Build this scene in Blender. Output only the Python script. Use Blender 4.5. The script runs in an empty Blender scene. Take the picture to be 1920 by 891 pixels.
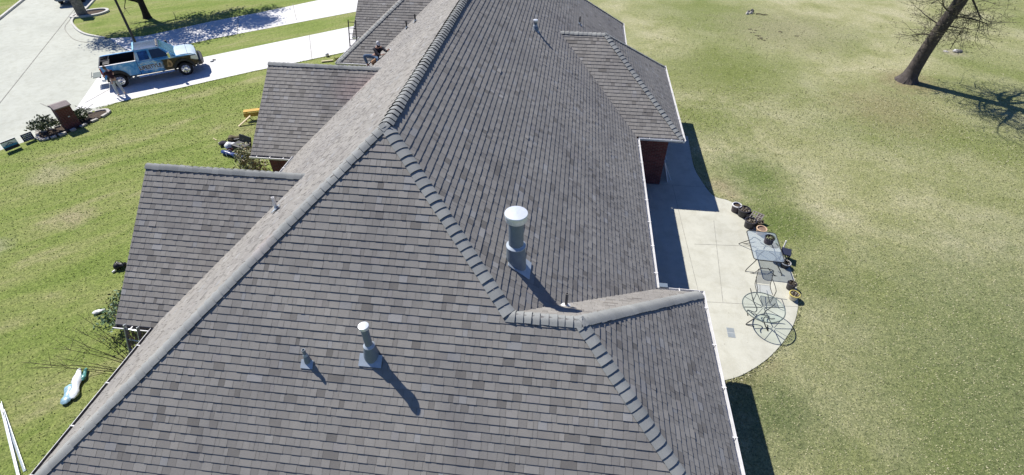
import bpy, bmesh, math, random
from mathutils import Vector, Matrix
R = math.radians
sc = bpy.context.scene
COL = sc.collection
random.seed(7)

# ------------------------------------------------------------------ camera
CAM = Vector((4.015, -9.996, 13.959))
fw = Vector((-0.0890, 0.7530, -0.6520)).normalized()
rt = Vector((0.9930, 0.1175, -0.0005)); rt = (rt - fw * rt.dot(fw)).normalized()
up = rt.cross(fw)
cd = bpy.data.cameras.new('camera'); cam = bpy.data.objects.new('camera', cd); COL.objects.link(cam)
cam.matrix_world = Matrix(((rt.x, up.x, -fw.x, CAM.x), (rt.y, up.y, -fw.y, CAM.y), (rt.z, up.z, -fw.z, CAM.z), (0, 0, 0, 1)))
cd.sensor_width = 36; cd.lens = 18.26; cd.clip_start = .1; cd.clip_end = 2000
sc.camera = cam

# ------------------------------------------------------------------ world, sun, exposure
SUN = Vector((0.527, -0.358, -0.771)).normalized()      # the way the light travels
w = bpy.data.worlds.new('World'); sc.world = w; w.use_nodes = True
nt = w.node_tree; bg = nt.nodes['Background']
sky = nt.nodes.new('ShaderNodeTexSky'); sky.sky_type = 'NISHITA'; sky.sun_disc = False
sky.sun_elevation = math.asin(-SUN.z); sky.sun_rotation = math.atan2(-SUN.x, -SUN.y)
sky.air_density = 1.0; sky.dust_density = 0.4; sky.ozone_density = 1.5
tint = nt.nodes.new('ShaderNodeMix'); tint.data_type = 'RGBA'; tint.blend_type = 'MULTIPLY'; tint.inputs[0].default_value = 1
tint.inputs[7].default_value = (.52, .75, 1.26, 1)
nt.links.new(sky.outputs[0], tint.inputs[6]); nt.links.new(tint.outputs[2], bg.inputs[0]); bg.inputs[1].default_value = 0.062
sd = bpy.data.lights.new('sun', 'SUN'); sd.energy = 5.0; sd.angle = R(.53); sd.color = (1, .955, .89)
so = bpy.data.objects.new('sun', sd); COL.objects.link(so)
so.rotation_euler = SUN.to_track_quat('-Z', 'Y').to_euler(); so.location = (-20, 20, 40)
sc.view_settings.view_transform = 'Standard'; sc.view_settings.look = 'None'
sc.view_settings.exposure = 0.33; sc.view_settings.gamma = 1.0; sc.view_settings.use_curve_mapping = False

# ------------------------------------------------------------------ materials
def newmat(name):
    m = bpy.data.materials.new(name); m.use_nodes = True
    return m, m.node_tree, m.node_tree.nodes['Principled BSDF']
def N(t, kind, **kw):
    n = t.nodes.new(kind)
    for k, v in kw.items(): setattr(n, k, v)
    return n
def setin(n, **kw):
    for k, v in kw.items(): n.inputs[k.replace('_', ' ')].default_value = v
def ramp(t, fac, stops):
    r = N(t, 'ShaderNodeValToRGB'); e = r.color_ramp.elements
    while len(e) < len(stops): e.new(.5)
    for i, (p, c) in enumerate(stops):
        e[i].position = p; e[i].color = (c[0], c[1], c[2], 1)
    t.links.new(fac, r.inputs[0]); return r.outputs[0]
def mix(t, fac, a, b, kind='MIX'):
    m = N(t, 'ShaderNodeMix', data_type='RGBA', blend_type=kind)
    for s, v in ((0, fac), (6, a), (7, b)):
        if hasattr(v, 'links'): t.links.new(v, m.inputs[s])
        else: m.inputs[s].default_value = v if s == 0 else (v[0], v[1], v[2], 1)
    return m.outputs[2]
def noise(t, scale, detail=4, rough=.55, vec=None, dist=0):
    n = N(t, 'ShaderNodeTexNoise'); setin(n, Scale=scale, Detail=detail, Roughness=rough, Distortion=dist)
    if vec is not None: t.links.new(vec, n.inputs['Vector'])
    return n.outputs[0]
def objco(t): return N(t, 'ShaderNodeTexCoord').outputs['Object']
def math_(t, op, a, b=None, clamp=False):
    m = N(t, 'ShaderNodeMath', operation=op, use_clamp=clamp)
    for i, v in enumerate((a, b)):
        if v is None: continue
        if hasattr(v, 'links'): t.links.new(v, m.inputs[i])
        else: m.inputs[i].default_value = v
    return m.outputs[0]
def bump(t, b, h, strength, dist=.02):
    n = N(t, 'ShaderNodeBump'); n.inputs['Strength'].default_value = strength; n.inputs['Distance'].default_value = dist
    t.links.new(h, n.inputs['Height']); t.links.new(n.outputs[0], b.inputs['Normal'])
def mat(name, c, rough=.6, metal=0, var=.12, scale=6, bmp=0, bscale=60, spec=.4, coat=0):
    m, t, b = newmat(name)
    co = objco(t)
    f = noise(t, scale, 5, .6, co)
    lo = [max(0, x * (1 - var)) for x in c]; hi = [min(1, x * (1 + var)) for x in c]
    t.links.new(ramp(t, f, [(.3, lo), (.7, hi)]), b.inputs['Base Color'])
    setin(b, Roughness=rough, Metallic=metal); b.inputs['Specular IOR Level'].default_value = spec
    b.inputs['Coat Weight'].default_value = coat
    if bmp: bump(t, b, noise(t, bscale, 3, .6, co), bmp)
    return m
def leafmat(name, stops, rough=.6):
    m, t, b = newmat(name)
    a = N(t, 'ShaderNodeAttribute', attribute_name='tone')
    t.links.new(ramp(t, a.outputs['Fac'], stops), b.inputs['Base Color']); setin(b, Roughness=rough)
    b.inputs['Specular IOR Level'].default_value = .3
    return m

def shingle_mat(name, stops):
    m, t, b = newmat(name); co = objco(t)
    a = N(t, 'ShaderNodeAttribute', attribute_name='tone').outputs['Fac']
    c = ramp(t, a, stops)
    g = noise(t, 220, 2, .7, co)
    c = mix(t, 1, c, ramp(t, g, [(.28, (.66, .66, .66)), (.72, (1.3, 1.3, 1.3))]), 'MULTIPLY')
    st = noise(t, .38, 6, .66, co, .5)
    c = mix(t, 1, c, ramp(t, st, [(.3, (.84, .84, .86)), (.5, (1, 1, 1)), (.7, (1.10, 1.09, 1.07))]), 'MULTIPLY')
    st2 = noise(t, 2.6, 5, .7, co)
    c = mix(t, 1, c, ramp(t, st2, [(.3, (.93, .93, .94)), (.7, (1.06, 1.05, 1.04))]), 'MULTIPLY')
    # faint reddish chalk blotches the roofers left
    for p, r in (((-2.55, -2.15, 6.55), .55), ((-5.0, 9.3, 4.6), .9), ((-4.2, 9.5, 4.9), .7)):
        d = N(t, 'ShaderNodeVectorMath', operation='DISTANCE'); t.links.new(co, d.inputs[0]); d.inputs[1].default_value = p
        k = math_(t, 'MULTIPLY', math_(t, 'SUBTRACT', 1, math_(t, 'DIVIDE', d.outputs['Value'], r), True), .35)
        c = mix(t, k, c, mix(t, 1, c, (1.35, .92, .95), 'MULTIPLY'))
    t.links.new(c, b.inputs['Base Color']); setin(b, Roughness=.92); b.inputs['Specular IOR Level'].default_value = .25
    bump(t, b, g, .35, .004)
    return m
M = {}
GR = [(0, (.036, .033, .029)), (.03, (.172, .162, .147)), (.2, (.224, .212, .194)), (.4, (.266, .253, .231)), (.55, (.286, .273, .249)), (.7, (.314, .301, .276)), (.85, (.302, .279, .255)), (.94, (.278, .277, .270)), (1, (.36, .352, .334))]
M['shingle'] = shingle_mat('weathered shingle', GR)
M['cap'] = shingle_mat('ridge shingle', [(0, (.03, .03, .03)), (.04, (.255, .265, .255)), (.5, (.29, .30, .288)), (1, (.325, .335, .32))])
M['white'] = mat('white painted metal', (.78, .77, .76), .45, 0, .05, 3)
M['white_old'] = mat('dulled white paint', (.60, .60, .60), .6, 0, .15, 5)
M['gutter_in'] = mat('gutter inside with painted shade', (.16, .15, .14), .8, 0, .4, 9)  # dark tone stands for shade inside the street-side gutters
M['galv'] = mat('painted grey steel', (.17, .215, .265), .5, .1, .1, 8)
M['flash'] = mat('bright flashing sheet', (.42, .48, .54), .5, .1, .1, 8)
M['galv_lt'] = mat('pale aluminium', (.72, .76, .80), .38, .35, .08, 8)
M['black'] = mat('black plastic', (.018, .018, .02), .5, 0, .3, 12)
M['darkmetal'] = mat('dark painted metal', (.03, .03, .035), .4, .3, .3, 10)
M['rubber'] = mat('tyre rubber', (.022, .022, .024), .85, 0, .25, 20)
M['chrome'] = mat('bright chrome', (.8, .8, .82), .18, .9, .05, 5)
M['alu'] = mat('ladder aluminium', (.42, .45, .46), .4, .6, .15, 8)
M['soffit'] = mat('white soffit', (.62, .62, .6), .7, 0, .06, 3)
m, t, b = newmat('red brick'); co = objco(t)
sp = N(t, 'ShaderNodeSeparateXYZ'); t.links.new(co, sp.inputs[0])
cb = N(t, 'ShaderNodeCombineXYZ'); t.links.new(math_(t, 'ADD', sp.outputs[0], sp.outputs[1]), cb.inputs[0]); t.links.new(sp.outputs[2], cb.inputs[1])
br = N(t, 'ShaderNodeTexBrick'); t.links.new(cb.outputs[0], br.inputs['Vector'])
setin(br, Color1=(.15, .038, .036, 1), Color2=(.095, .024, .027, 1), Mortar=(.17, .12, .11, 1), Scale=1, Mortar_Size=.008, Brick_Width=.22, Row_Height=.075, Bias=-.1)
c = mix(t, 1, br.outputs[0], ramp(t, noise(t, 5, 4, .6, co), [(.3, (.75, .75, .75)), (.7, (1.2, 1.2, 1.2))]), 'MULTIPLY')
t.links.new(c, b.inputs['Base Color']); setin(b, Roughness=.9); bump(t, b, br.outputs[1], -.4, .006); M['brick'] = m

def concrete(name, base, stain=.16):
    m, t, b = newmat(name); co = objco(t)
    c = ramp(t, noise(t, .35, 6, .62, co), [(.3, [x * (1 - stain) for x in base]), (.7, [x * (1 + stain * .35) for x in base])])
    c = mix(t, 1, c, ramp(t, noise(t, 2.2, 6, .7, co, .4), [(.28, (.86, .85, .82)), (.55, (1.02, 1.02, 1.02))]), 'MULTIPLY')
    c = mix(t, 1, c, ramp(t, noise(t, 90, 2, .6, co), [(.3, (.9, .9, .9)), (.7, (1.06, 1.06, 1.06))]), 'MULTIPLY')
    v = N(t, 'ShaderNodeTexVoronoi'); setin(v, Scale=1.6); t.links.new(co, v.inputs['Vector'])
    sp_ = ramp(t, v.outputs['Distance'], [(.015, (.55, .53, .5)), (.05, (1, 1, 1))])
    c = mix(t, .8, c, mix(t, 1, c, sp_, 'MULTIPLY'))
    t.links.new(c, b.inputs['Base Color']); setin(b, Roughness=.88); b.inputs['Specular IOR Level'].default_value = .3
    bump(t, b, noise(t, 70, 3, .6, co), .15, .004)
    return m
M['patio'] = concrete('patio concrete', (.545, .54, .455))
M['street'] = concrete('street concrete', (.50, .515, .445), .12)
M['drive'] = concrete('driveway concrete', (.74, .735, .72), .07)
M['kerb'] = concrete('kerb concrete', (.60, .59, .54), .12)
M['joint'] = mat('joint filler', (.31, .30, .26), .9, 0, .3, 6)
M['stone'] = mat('pale edging stone', (.5, .47, .42), .85, 0, .25, 9, .4, 30)
M['stone_dk'] = mat('dark stone', (.20, .19, .175), .9, 0, .45, 9, .5, 20)
M['soil'] = mat('planter soil', (.07, .05, .035), .95, 0, .5, 12, .6, 40)

# lawn
def grass_mat():
    m, t, b = newmat('lawn grass'); co = objco(t)
    sp = N(t, 'ShaderNodeSeparateXYZ'); t.links.new(co, sp.inputs[0])
    # front lawn is green, the back lawn half dormant and beige
    gx = math_(t, 'MULTIPLY', math_(t, 'ADD', sp.outputs[0], 2), .12)
    big = noise(t, .16, 5, .6, co, .6)
    back = math_(t, 'MULTIPLY', math_(t, 'ADD', gx, math_(t, 'MULTIPLY', math_(t, 'SUBTRACT', big, .5), 1.0)), 1, True)
    mp = N(t, 'ShaderNodeMapping'); mp.inputs['Rotation'].default_value = (0, 0, R(-44)); t.links.new(co, mp.inputs['Vector'])
    mp2 = N(t, 'ShaderNodeMapping'); mp2.inputs['Scale'].default_value = (.28, 1.0, 1); t.links.new(mp.outputs[0], mp2.inputs['Vector'])
    stripe = noise(t, .62, 7, .66, mp2.outputs[0], .4)
    front = ramp(t, stripe, [(.30, (.165, .230, .050)), (.45, (.228, .285, .078)), (.57, (.280, .310, .110)), (.68, (.355, .345, .170)), (.8, (.45, .415, .26))])
    m2 = noise(t, .30, 8, .70, co, .25)
    dorm = ramp(t, m2, [(.26, (.235, .252, .100)), (.40, (.318, .322, .155)), (.50, (.388, .378, .208)), (.62, (.440, .418, .258)), (.8, (.48, .440, .305))])
    far = noise(t, .09, 4, .5, co, .4)
    dorm = mix(t, ramp(t, far, [(.40, (0, 0, 0)), (.62, (.75, .75, .75))]), dorm, (.175, .215, .062))
    c = mix(t, back, front, dorm)
    # worn, sandy places and greener places that the photo shows
    def spot(c, p, r, col, k, ns=1.5):
        d = N(t, 'ShaderNodeVectorMath', operation='DISTANCE'); t.links.new(co, d.inputs[0]); d.inputs[1].default_value = (p[0], p[1], 0)
        e = math_(t, 'ADD', math_(t, 'DIVIDE', d.outputs['Value'], r), math_(t, 'MULTIPLY', math_(t, 'SUBTRACT', noise(t, ns, 5, .7, co), .5), 1.6))
        f = math_(t, 'MULTIPLY', math_(t, 'SUBTRACT', 1.25, e, True), k, True)
        return mix(t, f, c, col)
    for p, r, col, k in (((11.4, 11.0), .75, (.40, .33, .22), .9), ((11.7, 10.2), .5, (.40, .33, .22), .7), ((9.9, .3), .8, (.26, .22, .12), .9),
                         ((11.0, .9), .5, (.30, .26, .15), .7), ((25.3, 24.0), 1.8, (.26, .20, .13), .7), ((30.6, 29.6), .8, (.38, .34, .25), .8),
                         ((22.5, 20.0), 3.2, (.30, .25, .15), .55), ((12.9, 12.2), 2.2, (.115, .165, .042), .75), ((13.5, 8.6), 1.7, (.12, .165, .045), .7),
                         ((14.0, 5.0), 1.4, (.15, .18, .06), .6), ((10.9, -.9), 1.5, (.10, .14, .045), .75), ((11.8, 17.5), 3.0, (.16, .205, .05), .7),
                         ((13.5, 24.0), 4.5, (.17, .205, .055), .6), ((20, 33), 5, (.36, .32, .22), .5), ((19, -1), 8, (.155, .185, .085), .6), ((24, 4), 7, (.18, .215, .095), .5),
                         ((-20.5, 8.2), 1.0, (.42, .38, .25), .6), ((-16.8, 5.2), .9, (.40, .34, .22), .6), ((-18.6, 3.0), .7, (.40, .36, .28), .6),
                         ((-13.2, 13.2), .8, (.34, .30, .16), .6), ((-9.3, 2.6), 1.2, (.38, .33, .17), .5), ((-13.0, 8.0), 1.4, (.34, .30, .15), .4)):
        c = spot(c, p, r, col, k)
    tuft = noise(t, 4.5, 6, .78, co)
    c = mix(t, 1, c, ramp(t, tuft, [(.30, (.66, .70, .66)), (.5, (1, 1, 1)), (.70, (1.28, 1.25, 1.22))]), 'MULTIPLY')
    fine = noise(t, 13, 6, .9, co)
    c = mix(t, 1, c, ramp(t, fine, [(.40, (.50, .54, .46)), (.5, (1, 1, 1)), (.60, (1.42, 1.40, 1.36))]), 'MULTIPLY')
    v = N(t, 'ShaderNodeTexVoronoi'); setin(v, Scale=2.2); t.links.new(co, v.inputs['Vector'])
    vc = N(t, 'ShaderNodeSeparateColor'); t.links.new(v.outputs['Color'], vc.inputs[0])
    lit = math_(t, 'MULTIPLY', math_(t, 'LESS_THAN', v.outputs['Distance'], .035), math_(t, 'GREATER_THAN', vc.outputs[0], .72))
    c = mix(t, math_(t, 'MULTIPLY', lit, .8), c, (.5, .43, .29))        # fallen leaves
    drk = math_(t, 'MULTIPLY', math_(t, 'LESS_THAN', v.outputs['Distance'], .06), math_(t, 'LESS_THAN', vc.outputs[1], .08))
    c = mix(t, math_(t, 'MULTIPLY', drk, .7), c, (.05, .045, .03))
    t.links.new(c, b.inputs['Base Color']); setin(b, Roughness=.95); b.inputs['Specular IOR Level'].default_value = .1
    h = math_(t, 'ADD', math_(t, 'MULTIPLY', fine, .6), tuft)
    bump(t, b, h, .9, .07)
    return m
M['grass'] = grass_mat()

# ------------------------------------------------------------------ mesh builder
class MB:
    def __init__(s): s.v = []; s.f = []; s.mi = []; s.t = []; s.m = 0; s.tone = .5
    def face(s, pts, tone=None):
        i = len(s.v); s.v += [tuple(p) for p in pts]; s.f.append(tuple(range(i, i + len(pts)))); s.mi.append(s.m); s.t.append(s.tone if tone is None else tone)
    def grid(s, rows, cu=False, cv=False, tone=None):           # rows of points, shared vertices
        i = len(s.v); n = len(rows[0]); k = len(rows)
        for r in rows: s.v += [tuple(p) for p in r]
        for a in range(k if cv else k - 1):
            for b in range(n if cu else n - 1):
                a2 = (a + 1) % k; b2 = (b + 1) % n
                s.f.append((i + a * n + b, i + a * n + b2, i + a2 * n + b2, i + a2 * n + b)); s.mi.append(s.m); s.t.append(s.tone if tone is None else tone)
    def box(s, c, d, rot=None, taper=1, tone=None):
        c = Vector(c); x, y, z = d[0] / 2, d[1] / 2, d[2] / 2
        P = [Vector((sx * x * (taper if sz > 0 else 1), sy * y * (taper if sz > 0 else 1), sz * z)) for sz in (-1, 1) for sx, sy in ((-1, -1), (1, -1), (1, 1), (-1, 1))]
        if rot is not None: P = [rot @ p for p in P]
        P = [p + c for p in P]; i = len(s.v); s.v += [tuple(p) for p in P]
        for q in ((3, 2, 1, 0), (4, 5, 6, 7), (0, 1, 5, 4), (1, 2, 6, 5), (2, 3, 7, 6), (3, 0, 4, 7)):
            s.f.append(tuple(i + a for a in q)); s.mi.append(s.m); s.t.append(s.tone if tone is None else tone)
    def prism(s, poly, z0, z1, mp=None):
        mp = mp or (lambda x, y, z: (x, y, z))
        i = len(s.v); n = len(poly)
        s.v += [tuple(mp(x, y, z0)) for x, y in poly] + [tuple(mp(x, y, z1)) for x, y in poly]
        F = [tuple(i + a for a in reversed(range(n))), tuple(i + n + a for a in range(n))] + [(i + a, i + (a + 1) % n, i + n + (a + 1) % n, i + n + a) for a in range(n)]
        s.f += F; s.mi += [s.m] * len(F); s.t += [s.tone] * len(F)
    def tube(s, path, r, n=8, caps=True, tone=None):
        P = [Vector(p) for p in path]; rr = r if isinstance(r, (list, tuple)) else [r] * len(P)
        rows = []; prev = None
        for k, p in enumerate(P):
            d = (P[min(k + 1, len(P) - 1)] - P[max(k - 1, 0)]); d = d.normalized() if d.length > 1e-9 else Vector((0, 0, 1))
            if prev is None:
                a = d.cross(Vector((0, 0, 1))); a = a.normalized() if a.length > 1e-3 else Vector((1, 0, 0))
            else:
                a = prev - d * prev.dot(d); a = a.normalized() if a.length > 1e-6 else prev
            prev = a; bb = d.cross(a)
            rows.append([p + (a * math.cos(2 * math.pi * q / n) + bb * math.sin(2 * math.pi * q / n)) * rr[k] for q in range(n)])
        s.grid(rows, cu=True, tone=tone)
        if caps:
            s.face(list(reversed(rows[0])), tone); s.face(rows[-1], tone)
    def lathe(s, prof, n=20, c=(0, 0, 0), rot=None, tone=None):
        rows = []
        for r, z in prof:
            q = [Vector((r * math.cos(2 * math.pi * a / n), r * math.sin(2 * math.pi * a / n), z)) for a in range(n)]
            if rot is not None: q = [rot @ p for p in q]
            rows.append([p + Vector(c) for p in q])
        s.grid(rows, cu=True, tone=tone)
    def blob(s, c, d, n=8, k=6, jit=0, rnd=random, rot=None):
        rows = []
        for a in range(k + 1):
            th = math.pi * a / k; row = []
            for q in range(n):
                j = 1 + (rnd.random() - .5) * 2 * jit
                p = Vector((math.sin(th) * math.cos(2 * math.pi * q / n) * d[0] * j, math.sin(th) * math.sin(2 * math.pi * q / n) * d[1] * j, -math.cos(th) * d[2] * (j if 0 < a < k else 1)))
                if rot is not None: p = rot @ p
                row.append(p + Vector(c))
            rows.append(row)
        s.grid(rows, cu=True)
    def leaf(s, c, size, rnd, tone=None, asp=.55):
        a = Vector((rnd.gauss(0, 1), rnd.gauss(0, 1), rnd.gauss(0, .7))).normalized(); b = a.cross(Vector((rnd.gauss(0, 1), rnd.gauss(0, 1), rnd.gauss(0, 1)))).normalized()
        c = Vector(c); L = size * (.6 + .8 * rnd.random()); W = L * asp
        s.face([c - a * L * .5, c + b * W * .5, c + a * L * .5, c - b * W * .5], rnd.random() if tone is None else tone)
    def build(s, name, mats, parent=None, smooth=False, bev=0):
        me = bpy.data.meshes.new(name); me.from_pydata(s.v, [], s.f)
        mats = mats if isinstance(mats, (list, tuple)) else [mats]
        for m_ in mats: me.materials.append(m_)
        if len(mats) > 1: me.polygons.foreach_set('material_index', s.mi)
        at = me.attributes.new('tone', 'FLOAT', 'FACE'); at.data.foreach_set('value', s.t)
        if bev:
            bm = bmesh.new(); bm.from_mesh(me); bmesh.ops.remove_doubles(bm, verts=bm.verts, dist=1e-4)
            ed = [e for e in bm.edges if len(e.link_faces) == 2 and e.calc_face_angle(0) > R(28)]
            bmesh.ops.bevel(bm, geom=ed, offset=bev, segments=2, profile=.6, affect='EDGES', clamp_overlap=True)
            bm.to_mesh(me); bm.free()
        if smooth:
            me.polygons.foreach_set('use_smooth', [True] * len(me.polygons))
            if smooth != 'all':
                try: me.set_sharp_from_angle(angle=R(40))
                except Exception: pass
        me.update()
        o = bpy.data.objects.new(name, me); COL.objects.link(o)
        if parent: o.parent = parent
        return o
def thing(name, label, cat, loc=(0, 0, 0), rz=0, group=None):
    o = bpy.data.objects.new(name, None); COL.objects.link(o); o.location = loc; o.rotation_euler = (0, 0, rz); o.empty_display_size = .2
    return tag(o, label, cat, group)
def tag(o, label, cat, group=None):
    o['label'] = label; o['category'] = cat
    if group: o['group'] = group
    return o
def struct(o, kind='structure'): o['kind'] = kind; return o
def dup(root, loc, rz, label, group=None):
    r = root.copy(); COL.objects.link(r); r.location = loc; r.rotation_euler = (0, 0, rz); r['label'] = label
    if group: r['group'] = group
    for ch in list(root.children):
        c = ch.copy(); COL.objects.link(c); c.parent = r
        for g_ in ch.children:
            d = g_.copy(); COL.objects.link(d); d.parent = c
    return r
def crom(P, n=6, closed=False):
    P = [Vector(p) for p in P]; out = []; k = len(P)
    for i in range(k if closed else k - 1):
        g_ = (lambda j: P[j % k]) if closed else (lambda j: P[max(0, min(k - 1, j))])
        a, b_, c_, d = g_(i - 1), g_(i), g_(i + 1), g_(i + 2)
        for q in range(n):
            t_ = q / n
            out.append(.5 * ((2 * b_) + (c_ - a) * t_ + (2 * a - 5 * b_ + 4 * c_ - d) * t_ ** 2 + (3 * b_ - a - 3 * c_ + d) * t_ ** 3))
    if not closed: out.append(P[-1])
    return out
def at(u, v, z=0.):                                   # the ground (or level) point seen at a place in the photograph, used once to survey the site
    D = fw + rt * ((u - 960) / 974.05) - up * ((v - 445.5) / 974.05)
    return CAM + D * ((z - CAM.z) / D.z)
def sheet(name, poly, z, m_, parent=None):
    mb = MB(); mb.face([(p[0], p[1], z) for p in poly]); o = mb.build(name, m_, parent)
    bm = bmesh.new(); bm.from_mesh(o.data); bmesh.ops.triangulate(bm, faces=bm.faces)
    for f in bm.faces:
        if f.normal.z < 0: f.normal_flip()
    bm.to_mesh(o.data); bm.free(); return o
def slab(name, poly, z0, z1, m_, parent=None):
    a = sum(poly[i][0] * poly[(i + 1) % len(poly)][1] - poly[(i + 1) % len(poly)][0] * poly[i][1] for i in range(len(poly)))
    if a < 0: poly = list(reversed(poly))
    mb = MB(); mb.prism([(p[0], p[1]) for p in poly], z0, z1); return mb.build(name, m_, parent)
def strip(name, path, wd, z, m_, h=0, parent=None):
    mb = MB(); P = [Vector((p[0], p[1], 0)) for p in path]; rows = []
    for k, p in enumerate(P):
        d = (P[min(k + 1, len(P) - 1)] - P[max(k - 1, 0)]).normalized(); n_ = Vector((-d.y, d.x, 0)) * wd / 2
        if h: rows.append([p - n_, p - n_ * .9 + Vector((0, 0, h)), p + n_ * .9 + Vector((0, 0, h)), p + n_])
        else: rows.append([p - n_ + Vector((0, 0, z)), p + n_ + Vector((0, 0, z))])
    mb.grid(rows); return mb.build(name, m_, parent)

# ================================================================== SETTING
sheet('ground', [(-400, -300), (400, -300), (400, 500), (-400, 500)], 0, M['grass']); struct(bpy.data.objects['ground'])
struct(sheet('street', [(-60, 66), (-44.4, 33.07), (-42.06, 28.08), (-34.5, 12), (-28, -2), (-20.5, -2), (-24.73, 9.84), (-24.05, 11.0), (-23.34, 11.8), (-23.25, 14.2), (-22.6, 15.4), (-22.9, 20), (-23.6, 23.6), (-27, 26.3), (-30.53, 25.12), (-32.76, 25.76), (-34.76, 27.18), (-36.1, 28.65), (-36.9, 30.98), (-39.4, 36), (-52, 66)], .004, M['street']))
struct(sheet('driveway', [(-24.1, 14.05), (-23.40, 14.74), (-18.57, 19.15), (-16.61, 20.88), (-14.35, 22.62), (-11.86, 24.72), (-4, 31.4), (-4, 38), (-13.41, 29.66), (-20.85, 23.04), (-23.3, 20.9), (-24.6, 20.6), (-26.6, 19.6)], .009, M['drive']))
struct(sheet('neighbour_driveway', [(-30.3, 25.15), (-28.06, 25.85), (-24.75, 29.71), (-22.28, 31.91), (-18.39, 36.09), (-8, 47), (-2, 44.6), (-14.33, 33.19), (-22.6, 26.04), (-23.9, 24.7), (-24.6, 23.4), (-27, 22.9)], .013, M['drive']))
curb = crom([(-40.6, 38.5, 0), (-38.6, 34.6, 0), (-36.9, 30.98, 0), (-36.1, 28.65, 0), (-34.76, 27.18, 0), (-32.76, 25.76, 0), (-30.53, 25.12, 0)], 6)
struct(strip('street_kerb', curb, .17, 0, M['kerb'], .11))
struct(strip('street_kerb', [(-60, 66), (-44.4, 33.07), (-42.06, 28.08), (-34.5, 12), (-30, 2)], .2, 0, M['kerb'], .14))
struct(sheet('pavement', [(-47.2, 33.6), (-50, 42), (-52, 46), (-56, 46), (-52, 33), (-47.2, 30.5), (-45.8, 31.4)], .01, M['street']))
gut = crom([(-38.2, 31.8, 0), (-36.4, 28.7, 0), (-35.5, 27.1, 0), (-34.35, 25.92, 0), (-32.33, 24.47, 0), (-29.77, 24.0, 0)], 6)
struct(strip('street_joint', gut, .05, .017, M['joint']))
struct(strip('street_joint', [(-27.5, 11.2), (-29.32, 14.67), (-36.03, 27.4), (-42, 38.7)], .045, .0165, M['joint']))
struct(strip('street_joint', [(-24.6, 13.9), (-26.9, 14.9)], .04, .0170, M['joint']))
struct(strip('street_joint', [at(160, 193)[:2], at(205, 168)[:2]], .04, .0175, M['joint']))
for k, (a_, b_) in enumerate((((585, 112), (580, 66)), ((150, 214), (175, 195)))): struct(strip('driveway_joint', [at(*a_)[:2], at(*b_)[:2]], .035, .018 + k * .0005, M['joint']))
for k, (a_, b_) in enumerate((((556, 38), (549, 8)), ((445, 62), (447, 30)), ((445, 62), (443, 66)))): struct(strip('driveway_joint', [at(*a_)[:2], at(*b_)[:2]], .04, .019 + k * .0005, M['joint']))

pat = [(10.45, 15.4), (10.32, 12.6), (10.5, 11.2), (10.85, 10.05), (11.5, 9.72), (12.1, 8.95), (12.66, 7.55), (12.96, 5.7), (12.80, 3.98), (12.25, 2.62), (11.35, 1.42), (10.43, .60), (9.52, .10), (8.0, -.25)]
pe = [tuple(p) for p in crom([(x, y, 0) for x, y in pat], 5)]
struct(slab('patio', [(7.02, -.25), (7.02, 15.4)] + [(x, y) for x, y, z in pe], -.1, .03, M['patio']))
for k, (a_, b_) in enumerate((((7.1, 3.28), (12.72, 3.53)), ((7.1, 10.65), (10.62, 10.70)), ((9.1, 10.65), (9.35, -.1)), ((9.5, 6.55), (12.85, 6.75)), ((10.05, 3.4), (10.55, 8.2)))):
    struct(strip('patio_joint', [a_, b_], .018, .0335 + k * .0003, M['joint']))

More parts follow.
